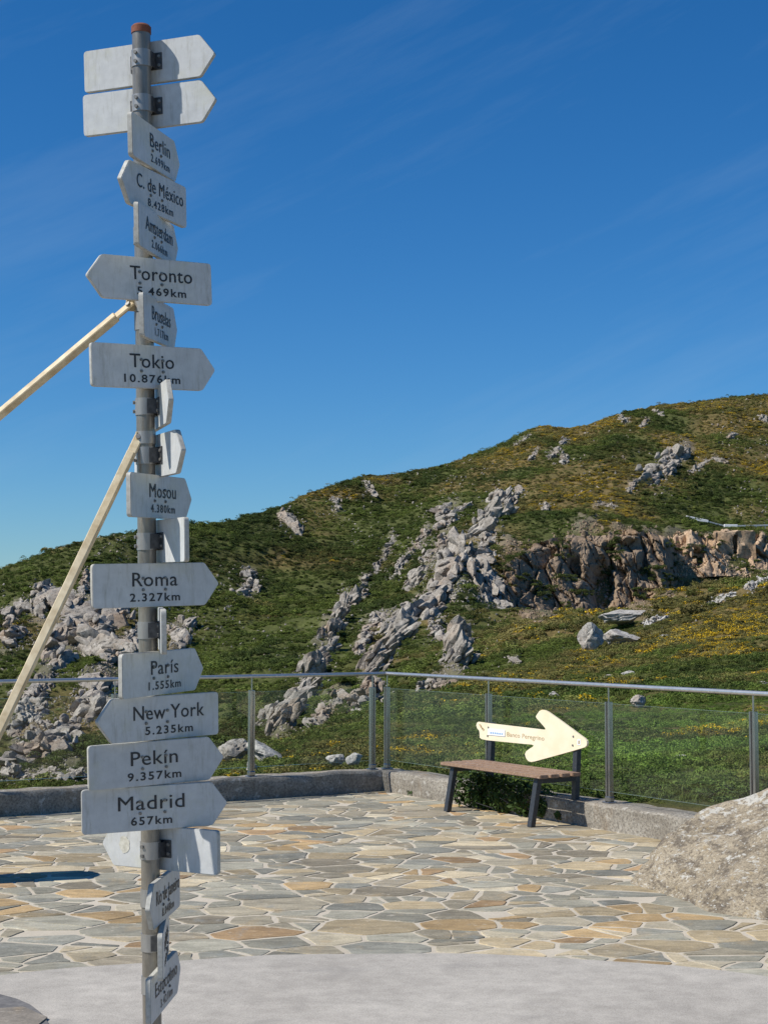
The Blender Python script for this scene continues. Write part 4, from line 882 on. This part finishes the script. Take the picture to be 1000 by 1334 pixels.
# ------------------------------------------------------------------ bench with arrow-shaped board
def bench():
    fr, fl = ground(697, 1077)[:2], ground(586, 1057)[:2]; ln = float((fr-fl)@U2); O = fl
    D = -U1; e = empty('bench', (*O, 0), 'dark steel bench with weathered slats and a cream arrow-shaped back board', 'bench')
    mt = basis((*U2, 0), (0, 0, 1), (*D, 0), (0, 0, 0))
    def part(nm, fn, mat, parent=e, angle=None):
        bm = bmesh.new(); fn(bm); bmesh.ops.transform(bm, matrix=mt, verts=bm.verts); return bm_obj(nm, bm, M[mat], parent, angle=angle)
    dep = .46
    def slanted(bm, x, y0, z0, y1, z1, w=.058, t=.05):
        vs_ = bm_box(bm, (x-w/2, -t/2, 0), (x+w/2, t/2, 1), .003)
        for v in bm.verts:
            if v in vs_ or True: pass
        for v in vs_:
            if v.is_valid: z = v.co.z; v.co = Vector((v.co.x, v.co.y+y0+(y1-y0)*z, z0+(z1-z0)*z))
    for x in (0, ln):
        part('leg', lambda bm: slanted(bm, x, -.03, 0.003, .05, .415), 'benchsteel')
        part('back_post', lambda bm: slanted(bm, x, dep-.02, 0.003, dep+.025, .80 if x == 0 else .70), 'benchsteel')
        part('seat_bearer', lambda bm: bm_box(bm, (x-.024, .02, .365), (x+.024, dep-.01, .410), .003), 'benchsteel')
    for i in range(4):
        y0 = -.03+i*.118; o = part('slat', lambda bm: bm_box(bm, (-.12, y0, .4155+.001*i), (ln+.13, y0+.094, .447+.001*i), .006, seg=2), 'slat')
    # arrow board outline in the photo
    z2 = lambda x, y: (540+x/4.1667, 880+y/4.1667)
    ol = [(345, 251), (365, 254), (480, 268), (600, 282), (700, 294), (709, 292), (706, 284), (676, 250), (660, 232), (656, 222), (663, 210), (674, 194), (688, 186), (702, 187), (722, 197), (790, 245), (880, 312), (920, 341), (931, 354), (934, 367), (931, 380), (922, 389), (860, 408), (760, 436), (650, 466), (630, 469), (616, 465), (603, 449), (597, 427), (603, 412), (620, 399), (641, 386), (644, 378), (634, 375), (540, 366), (440, 356), (390, 351), (362, 345), (352, 337), (351, 312), (349, 299), (338, 287), (333, 270), (337, 256)]
    p0 = np.array([*(O+D*(dep-.03)), .45]); tilt = .05/.86; nrm = np.array([D[0], D[1], 0])*-1+np.array([0, 0, tilt*1.0]); nrm /= np.linalg.norm(nrm)
    nrm = np.array([-D[0], -D[1], tilt]); nrm /= np.linalg.norm(nrm)
    bx = np.array([*U2, 0]); bz = np.cross(nrm, bx); bz = bz if bz[2] > 0 else -bz
    W = [onplane(*z2(x, y), p0, nrm) for x, y in ol]; loc2 = np.array([[(w-p0)@bx, (w-p0)@bz] for w in W])
    bm = bmesh.new(); vs_ = [bm.verts.new((p[0], 0, p[1])) for p in loc2]; f_ = bm.faces.new(vs_); r = bmesh.ops.extrude_face_region(bm, geom=[f_]); bmesh.ops.translate(bm, vec=(0, .02, 0), verts=[g_ for g_ in r['geom'] if isinstance(g_, bmesh.types.BMVert)]); bmesh.ops.recalc_face_normals(bm, faces=bm.faces)
    m4 = basis(bx, bz, -nrm, p0-np.array([*O, 0])); bmesh.ops.transform(bm, matrix=m4, verts=bm.verts)
    board = bm_obj('arrow_board', bm, M['board'], e); board['label'] = 'cream arrow-shaped back board pointing right'
    P2 = lambda x, y: np.array([(onplane(*z2(x, y), p0, nrm)-p0)@bx, (onplane(*z2(x, y), p0, nrm)-p0)@bz])
    def txt(s, xa, ya, xb, yb, hx, hy, mat):                            # text from pixel start to pixel end, cap height from hx,hy above start
        a, b, h = P2(xa, ya), P2(xb, yb), P2(hx, hy); tm = text_mesh(s, .0025); co = np.array([v.co for v in tm.vertices]); x0, x1 = co[:, 0].min(), co[:, 0].max(); H = cap_h()
        for v in tm.vertices:
            u = (v.co.x-x0)/(x1-x0); w_ = v.co.y/H; q_ = a+(b-a)*u+(h-a)*w_; v.co = Vector(m4 @ Vector((q_[0], -.0015-v.co.z*0-.0, q_[1])))
        tm.materials.append(M[mat]); link(bpy.data.objects.new('lettering', tm), board)
    txt('Banco Peregrino', 500, 330, 702, 354, 501, 306, 'engrave')
    def quad(nm, cs, mat, y=-.002):
        V = [m4 @ Vector((P2(*c)[0], y, P2(*c)[1])) for c in cs]; n = len(V); V += [v+Vector(nrm)*-abs(y)*.8 for v in V]
        o = mesh_obj(nm, V, [tuple(range(n))]+[(i, i+n, (i+1) % n+n, (i+1) % n) for i in range(n)], M[mat], board); return o
    quad('plaque', [(400, 288), (492, 297), (490, 331), (398, 322)], 'plaque', -.006)
    for i in range(6): quad('plaque_print', [(412+i*12, 306+i*1.2), (420+i*12, 307+i*1.2), (420+i*12, 316+i*1.2), (412+i*12, 315+i*1.2)], 'blue', -.0075)
    quad('plaque_print', [(883, 345), (900, 347), (899, 378), (882, 376)], 'plaque', -.003); quad('plaque_print', [(888, 352), (896, 353), (895, 372), (887, 371)], 'engrave', -.0045)
    for cx, cy in ((362, 285), (370, 292), (355, 272)):
        quad('shell_mark', [(cx-7, cy-6), (cx+1, cy-8), (cx+8, cy+2), (cx+2, cy+9), (cx+1, cy+2)], 'engrave', -.003)
    for cx, cy in ((400, 282), (396, 328), (860, 331), (857, 379)):
        c = P2(cx, cy); bm = bmesh.new(); bm_tube(bm, (c[0], -.006, c[1]), (c[0], .002, c[1]), .009, n=10); bmesh.ops.transform(bm, matrix=m4, verts=bm.verts); bm_obj('bolt', bm, M['bolt'], board)
_font = {}
def text_mesh(s, off=0.0, bold=False):
    cu = bpy.data.curves.new('lettering', 'FONT'); cu.body = s; cu.size = 1; cu.offset = off; cu.fill_mode = 'FRONT'; cu.resolution_u = 3; cu.space_character = 1.22 if off > .01 else 1.05
    o = bpy.data.objects.new('tmp', cu); COL.objects.link(o); dg = bpy.context.evaluated_depsgraph_get(); dg.update()
    m = bpy.data.meshes.new_from_object(o.evaluated_get(dg)); bpy.data.objects.remove(o); bpy.data.curves.remove(cu); m.name = 'lettering'; m.materials.clear(); return m
def cap_h():
    if 'h' not in _font:
        m = text_mesh('H'); _font['h'] = max(v.co.y for v in m.vertices); bpy.data.meshes.remove(m)
    return _font['h']
bench()

# ------------------------------------------------------------------ leafy shrub growing under the bench
def leafy(name, label, spots, n, seed, cat='shrub', ls=.045):
    rg_ = np.random.default_rng(seed); base = np.mean([s_[0] for s_ in spots], 0); base[2] = 0; e = empty(name, base, label, cat); V, Fc = [], []; bm = bmesh.new()
    for c, rx, rz in spots:
        for _ in range(5): bm_tube(bm, Vector((c[0], c[1], -.02))-Vector(base), Vector(c+rg_.normal(size=3)*[rx*.5, rx*.4, rz*.4])-Vector(base), .006, .003, 6)
    for i in range(n):
        c, rx, rz = spots[rg_.integers(len(spots))]; d = rg_.normal(size=3); d /= np.linalg.norm(d); rr = rg_.uniform(.25, 1)**.4; p = c+d*np.array([rx, rx*.6, rz])*rr; p[2] = max(p[2], .012)
        nr = d*.6+rg_.normal(size=3)*.5+np.array([0, 0, .4]); nr /= np.linalg.norm(nr); a = np.cross(nr, rg_.normal(size=3)); a /= np.linalg.norm(a); b = np.cross(nr, a); s_ = ls*rg_.uniform(.6, 1.3); k_ = len(V); p = p-base
        V += [p-a*s_*.6, p+b*s_*.32, p+a*s_*.65, p-b*s_*.32]; Fc.append((k_, k_+1, k_+2, k_+3))
    bm_obj('stem', bm, M['dark'], e); mesh_obj('foliage', V, Fc, M['ivy'], e)
def wp(x, y, back): g = ground(x, y); g[:2] += -U1*back; return g
leafy('leafy_shrub', 'dark green leafy shrub growing under the bench against the wall', [(np.array([*wp(x, y, .16)[:2], z]), rx, rz) for x, y, z, rx, rz in ((600, 1053, .17, .26, .19), (622, 1056, .16, .24, .18), (650, 1060, .14, .24, .16), (676, 1065, .13, .24, .15), (700, 1068, .10, .18, .12), (722, 1072, .06, .12, .08))], 4200, 3)
leafy('grass_weed', 'low green weeds at the wall foot left of the bench', [(np.array([*wp(x, 1036, .0)[:2], .03]), .16, .05) for x in (548, 560)], 420, 4, 'weed', .03)

# ------------------------------------------------------------------ big lichen boulder at the right
def big_boulder():
    c = np.array([3.62, 10.05, 0]); bm = bmesh.new(); bmesh.ops.create_icosphere(bm, subdivisions=6, radius=1); v = np.array([x.co for x in bm.verts])
    v[:, 2] = np.sign(v[:, 2])*np.abs(v[:, 2])**.9
    for n, d in (((-.75, -.35, .6), .86), ((-.3, -.75, .55), .84), ((.2, .1, 1), .9), ((-.9, .4, .3), .9), ((.3, -.8, .3), .9)):
        n = np.array(n)/np.linalg.norm(n); v = v-np.outer(np.maximum(v@n-d, 0)*.8, n)
    w = v*np.array([2.02, 1.45, .98])
    f1 = fbm(w[:, 0]*.9, w[:, 1]*.9, w[:, 2]*.9, 3, 2)*.10; f2 = fbm(w[:, 0]*4, w[:, 1]*4, w[:, 2]*6, 4, 8)*.018
    cr = np.clip(1-np.abs(fbm(w[:, 0]*.8+3, w[:, 1]*.8+w[:, 2]*.9, w[:, 2]*2.2, 3, 17))*10, 0, 1)*.03
    r = v/np.linalg.norm(v, axis=1)[:, None]; w = w+r*(f1+f2-cr)[:, None]
    for x, q_ in zip(bm.verts, w): x.co = q_
    o = bm_obj('boulder', bm, M['boulder'], None, True); o.location = tuple(c+np.array([0, 0, -.10])); o.rotation_euler = (0, R(-4), R(-14)); tag(o, 'large lichen-spotted granite boulder at the right edge of the terrace', 'boulder')
big_boulder()

# stand-in pillar added unseen beyond the left edge to cast the ground shadow
def shadow_caster():
    e_loc = ground(0, 1150); x = e_loc[0]-.42; y = e_loc[1]+.0; bm = bmesh.new(); prof = []
    for i in range(13): t = math.pi*i/12; prof.append((math.cos(t)*.19, .86+math.sin(t)*.16))
    prof = [(.21, 0)]+prof+[(-.21, 0)]; n = len(prof); f_ = bm.faces.new([bm.verts.new((-.10, p[0], p[1])) for p in prof]); r = bmesh.ops.extrude_face_region(bm, geom=[f_]); bmesh.ops.translate(bm, vec=(.2, 0, 0), verts=[g_ for g_ in r['geom'] if isinstance(g_, bmesh.types.BMVert)]); bmesh.ops.recalc_face_normals(bm, faces=bm.faces); bmesh.ops.bevel(bm, geom=bm.edges[:], offset=.012, segments=2, affect='EDGES')
    o = bm_obj('shadow_stone', bm, M['near']); o.location = (float(x), float(y)+.05, .002); o.rotation_euler = (0, 0, R(16)); tag(o, 'unseen round-topped stone added beyond the left edge to cast a shadow on the paving', 'marker stone')
shadow_caster()

# ------------------------------------------------------------------ signpost
PB = np.array([-.79775, 5.4579, 0.0]); LEAN = np.array([-.0175, -.03, 1.0]); LU = LEAN/np.linalg.norm(LEAN)
LX = np.array([1., 0, 0]); LX = LX-LU*LX.dot(LU); LX /= np.linalg.norm(LX); LY = np.cross(LU, LX)
post_e = empty('signpost', PB, 'tall leaning steel signpost crowded with white arrow boards to cities', 'signpost')
def axis_pt(t): return LU*t                                            # relative to the post base
PR = .0325
bm = bmesh.new(); bm_tube(bm, axis_pt(-.05), axis_pt(3.86), PR, n=28); pole = bm_obj('pole', bm, M['pole'], post_e, angle=50)
bm = bmesh.new(); bm_tube(bm, axis_pt(3.845), axis_pt(3.868), .0355, n=24); bm_tube(bm, axis_pt(3.868), axis_pt(3.876), .0355, .028, n=24); bm_obj('cap', bm, M['rust'], pole, angle=40)
bm = bmesh.new(); bm_box(bm, (-.13, -.13, .003), (.13, .13, .018), .003); bm_obj('base_plate', bm, M['pole'], post_e)
SIGNS = [  # text, distance, arrow, seen face, height, yaw, length, pole offset, tip, roll, text width, text centre, part label
 ('', '', 'R', 'B', 3.752, -.30, .515, .25, .058, .017, 0, 0, 'topmost board seen from behind, pointing right'),
 ('', '', 'R', 'B', 3.590, -.27, .515, .25, .055, .021, 0, 0, 'second board from the top seen from behind'),
 ('Berlin', '2.699km', 'R', 'F', 3.425, 1.367, .488, .236, .055, .037, .42, .56, 'Berlin board turned almost edge-on'),
 ('C. de México', '8.428km', 'L', 'F', 3.264, 1.237, .491, .252, .059, .011, .72, .58, 'Mexico City board pointing left'),
 ('Amsterdam', '2.066km', 'R', 'F', 3.117, 1.431, .494, .226, .055, .030, .68, .5, 'Amsterdam board turned almost edge-on'),
 ('Toronto', '5.469km', 'L', 'F', 2.953, .624, .487, .243, .058, .024, .5, .585, 'Toronto board pointing left'),
 ('Bruselas', '1.717km', 'R', 'F', 2.811, 1.475, .496, .211, .054, .045, .55, .5, 'Brussels board turned almost edge-on'),
 ('Tokio', '10.876km', 'R', 'F', 2.644, .655, .492, .234, .056, .024, .355, .475, 'Tokyo board pointing right'),
 ('', '', 'R', 'B', 2.508, -1.262, .497, .25, .057, 0, 0, 0, 'narrow view of a board pointing toward the viewer'),
 ('', '', 'R', 'B', 2.335, -1.09, .502, .25, .057, .008, 0, 0, 'board above the Moscow board seen from behind'),
 ('Mosou', '4.380km', 'R', 'F', 2.189, 1.273, .499, .226, .056, .006, .43, .5, 'Moscow board'),
 ('', '', 'L', 'B', 2.033, -1.094, .499, .226, .055, -.002, 0, 0, 'board above the Rome board seen from behind'),
 ('Roma', '2.327km', 'R', 'F', 1.880, .628, .493, .234, .058, .004, .355, .48, 'Rome board pointing right'),
 ('', '', 'L', 'B', 1.722, -1.40, .495, .25, .055, 0, 0, 0, 'board under the Rome board seen edge-on'),
 ('París', '1.555km', 'R', 'F', 1.573, 1.114, .499, .225, .055, -.002, .335, .5, 'Paris board pointing right'),
 ('New York', '5.235km', 'L', 'F', 1.418, .705, .494, .236, .059, -.005, .585, .58, 'New York board pointing left'),
 ('Pekín', '9.357km', 'R', 'F', 1.263, .487, .493, .234, .056, .011, .345, .475, 'Beijing board pointing right'),
 ('Madrid', '657km', 'R', 'F', 1.109, .327, .507, .242, .055, .005, .455, .47, 'Madrid board pointing right'),
 ('', '', 'L', 'B', .957, -.505, .504, .247, .051, -.001, 0, 0, 'board below the Madrid board seen from behind with a worn patch'),
 ('Río de Janeiro', '8.048km', 'L', 'F', .792, 1.50, .489, .243, .057, -.03, .78, .58, 'Rio de Janeiro board turned almost edge-on'),
 ('|', '|', 'R', 'F', .640, 1.665, .49, .25, .055, 0, .5, .5, 'thin sliver of a board turned edge-on'),
 ('Estocolmo', '3.421km', 'R', 'F', .493, 1.497, .484, .244, .059, -.015, .72, .5, 'Stockholm board turned almost edge-on'),
 ('', '', 'R', 'B', .262, -1.20, .495, .25, .055, 0, 0, 0, 'lowest board seen from behind'),
]
SH, STK = .152, .018
def board_outline(L, a, tip, arrow):
    l, r_ = -a, L-a; h = SH/2
    P = [(l, -h), (r_-tip, -h), (r_, 0), (r_-tip, h), (l, h)] if arrow == 'R' else [(r_, -h), (r_, h), (l+tip, h), (l, 0), (l+tip, -h)]
    rad = [.014, .010, .008, .010, .014] if arrow == 'R' else [.014, .014, .010, .008, .010]
    o = []; n = len(P); P = [np.array(p) for p in P]
    for i in range(n):
        p, q_, s_ = P[i-1], P[i], P[(i+1) % n]; d1 = (p-q_)/np.linalg.norm(p-q_); d2 = (s_-q_)/np.linalg.norm(s_-q_); A_, B_ = q_+d1*rad[i], q_+d2*rad[i]
        for k_ in range(5): t = k_/4; o.append((1-t)**2*A_+2*t*(1-t)*q_+t*t*B_)
    return o
def make_sign(s):
    name, dist, arrow, vis, t, psi, L, a, tip, roll, tw, tcx, plabel = s
    e = math.cos(psi)*LX+math.sin(psi)*LY; n = math.sin(psi)*LX-math.cos(psi)*LY     # n points to the viewer's side
    e2 = e*math.cos(roll)+LU*math.sin(roll); u2 = LU*math.cos(roll)-e*math.sin(roll)
    face = .052 if vis == 'F' else -.040
    C = axis_pt(t)+n*face; mt = basis(e2, u2, n, C)                                   # local: x along, y to viewer, z up
    ol = board_outline(L, a, tip, arrow); bm = bmesh.new(); y1, y0 = (0, -STK) if vis == 'F' else (0, -STK)
    f_ = bm.faces.new([bm.verts.new((p[0], y1, p[1])) for p in ol]); r = bmesh.ops.extrude_face_region(bm, geom=[f_]); bmesh.ops.translate(bm, vec=(0, y0-y1, 0), verts=[g_ for g_ in r['geom'] if isinstance(g_, bmesh.types.BMVert)])
    bmesh.ops.recalc_face_normals(bm, faces=bm.faces)
    ed = [x for x in bm.edges if len(x.link_faces) == 2 and x.calc_face_angle(0) > R(60)]; bmesh.ops.bevel(bm, geom=ed, offset=.0018, segments=2, affect='EDGES')
    for fc in bm.faces: fc.material_index = 0 if abs(fc.normal.y) > .9 else 1
    me_ = bpy.data.meshes.new('sign_board'); bm.to_mesh(me_); bm.free(); me_.materials.append(M['sign']); me_.materials.append(M['edge']); me_.shade_smooth(); me_.set_sharp_from_angle(angle=R(35))
    o = link(bpy.data.objects.new('sign_board', me_), post_e); o.matrix_local = mt; o['label'] = plabel
    def sub(nm, bm_, mat, ang=None): return bm_obj(nm, bm_, M[mat], o, angle=ang)
    if name:
        cx = -a+L*tcx
        for txt, w_t, z0, hcap, off in ((name, tw*L, -.004, .0475, 0.0), (dist, .0565*len(dist)*L, -.0555, .0265, .02)):
            if txt == '|':
                bm_ = bmesh.new()
                for k_ in range(7): bm_box(bm_, (cx-.13+k_*.036, .0006, z0), (cx-.118+k_*.036, .0016, z0+hcap*(.7+.3*((k_*7) % 3)/2)))
                sub('lettering', bm_, 'ink'); continue
            tm = text_mesh(txt, off if True else 0); H = cap_h(); co = np.array([v.co for v in tm.vertices]); x0, x1 = co[:, 0].min(), co[:, 0].max(); sy = hcap/H; sx = sy*1.12
            if w_t: sx = w_t/(x1-x0)
            elif len(txt) > 6 or True: sx = sy*1.16
            for v in tm.vertices: v.co = Vector((cx+(v.co.x-(x0+x1)/2)*sx, .0012, z0+v.co.y*sy))
            if txt == name:                                            # a heavier stroke: three copies a hair apart
                bm_ = bmesh.new(); bm_.from_mesh(tm); v0 = bm_.verts[:]; f0 = bm_.faces[:]
                for q1, (ox, oz) in enumerate(((.0007, .0003),)):
                    r_ = bmesh.ops.duplicate(bm_, geom=v0+f0); bmesh.ops.translate(bm_, vec=(ox, .0004*(q1+1), oz), verts=[g_ for g_ in r_['geom'] if isinstance(g_, bmesh.types.BMVert)])
                bm_.to_mesh(tm); bm_.free()
            tm.materials.append(M['ink']); link(bpy.data.objects.new('lettering', tm), o)
        for bx_ in (-.043, .043):
            for bz_ in (.024, -.016):
                bm_ = bmesh.new(); bm_tube(bm_, (bx_, -.001, bz_), (bx_, .004, bz_), .0055, n=10); bm_tube(bm_, (bx_, .004, bz_), (bx_, .006, bz_), .003, n=8); sub('bolt', bm_, 'bolt', 40)
    # band clamp round the pole and the bracket plate against the board
    yc = -face; bm_ = bmesh.new(); r0 = PR+.0035
    seg = 28
    for k_ in range(seg):
        t0_, t1_ = 2*math.pi*k_/seg, 2*math.pi*(k_+1)/seg; q_ = []
        for tt in (t0_, t1_):
            for z in (-.030, .030): q_.append(bm_.verts.new((math.cos(tt)*r0, yc+math.sin(tt)*r0, z)))
        bm_.faces.new((q_[0], q_[2], q_[3], q_[1]))
        for zi, z in ((0, -.030), (1, .030)):
            w = [bm_.verts.new((math.cos(tt)*(PR-.001), yc+math.sin(tt)*(PR-.001), z)) for tt in (t0_, t1_)]; bm_.faces.new((q_[zi], q_[2+zi], w[1], w[0]))
    bmesh.ops.remove_doubles(bm_, verts=bm_.verts, dist=1e-5); bmesh.ops.recalc_face_normals(bm_, faces=bm_.faces); cl = sub('clamp', bm_, 'clamp', 40)
    near_, far_ = (-.0205, -STK-.001) if vis == 'F' else (.001, .004)
    yb = (-STK-.004, -STK-.0005) if vis == 'F' else (.0005, .004)
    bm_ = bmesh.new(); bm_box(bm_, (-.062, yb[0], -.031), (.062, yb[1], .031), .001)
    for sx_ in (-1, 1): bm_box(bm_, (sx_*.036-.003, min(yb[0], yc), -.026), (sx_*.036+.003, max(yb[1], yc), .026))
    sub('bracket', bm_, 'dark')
    if vis == 'B':
        for bz_ in (.016, -.016):
            for bx_ in (-.052, .052):
                bm_ = bmesh.new(); bm_tube(bm_, (bx_, .003, bz_), (bx_, .009, bz_), .006, n=6); sub('bolt', bm_, 'bolt', 30)
            bm_ = bmesh.new(); bm_tube(bm_, (-.006, yc+r0-.002, bz_), (-.006, yc+r0+.007, bz_), .0065, n=10); sub('bolt', bm_, 'bolt', 30)
    if 'worn patch' in plabel:
        rg_ = np.random.default_rng(2); V = [(-.145+math.cos(2*math.pi*k_/22)*.023*rg_.uniform(.85, 1.1), .0012, .002+math.sin(2*math.pi*k_/22)*.031*rg_.uniform(.85, 1.1)) for k_ in range(22)]
        mesh_obj('worn_patch', V, [tuple(range(22))], m_simple('glue_residue', (.42, .40, .33), (.58, .56, .48), 60, .8), o)
for s in SIGNS: make_sign(s)
def brace(p_px, q_px, depq, tshift, label):                            # square tube from the pole down to its footing
    top = onplane(*p_px, PB+axis_pt(2.5)-LY*.02, -LY)
    low = np.array([ray(*q_px)[0]/ray(*q_px)[1]*depq, depq, zat(*q_px, depq)]); d = low-top; foot = top+d*(-(top[2]-.003)/d[2])
    L = np.linalg.norm(foot-top); ex = (foot-top)/L; up = np.array([0, 0, 1.]); n = np.cross(ex, up); n /= np.linalg.norm(n); u = np.cross(n, ex); w = .0145; ca, sa = math.cos(R(38)), math.sin(R(38)); n, u = n*ca-u*sa*1.0, u*ca+n*sa
    bm = bmesh.new(); bm_box(bm, (.06, -w, -w), (L, w, w), .003); mt = basis(ex, u, n, top-PB); bmesh.ops.transform(bm, matrix=mt, verts=bm.verts); o = bm_obj('brace', bm, M['brace'], post_e); o['label'] = label
    t_ = (top-PB)@LU; c = axis_pt(t_); dx = top-PB-c; dx = dx-LU*(dx@LU); ln = np.linalg.norm(dx); dx = dx/max(ln, 1e-6); nn = np.cross(LU, dx)
    bm = bmesh.new(); bm_box(bm, (PR*.8, -.004, -.020), (ln+.012, .004, .020), .002); bmesh.ops.transform(bm, matrix=basis(dx, LU, nn, c), verts=bm.verts); bm_obj('lug', bm, M['brace'], o)
    bm = bmesh.new(); bm_box(bm, (-.016, -.006, -.017), (.075, .006, .017), .004); bmesh.ops.transform(bm, matrix=mt, verts=bm.verts); bm_obj('flattened_end', bm, M['brace'], o)
    bm = bmesh.new(); bm_tube(bm, Vector(top-PB)-Vector(n)*.014, Vector(top-PB)+Vector(n)*.014, .009, n=8); bm_obj('bolt', bm, M['bolt'], o)
    bm = bmesh.new(); bm_tube(bm, axis_pt(t_-.022), axis_pt(t_+.022), PR+.003, n=24); bm_obj('collar', bm, M['clamp'], o, angle=40)
brace((169, 398), (0, 540), 5.42, 0, 'upper pale tan brace running down to the left')
brace((181, 570), (0, 950), 5.10, 0, 'lower pale tan brace, steeper than the upper one')
print('DONE', len(bpy.data.objects))
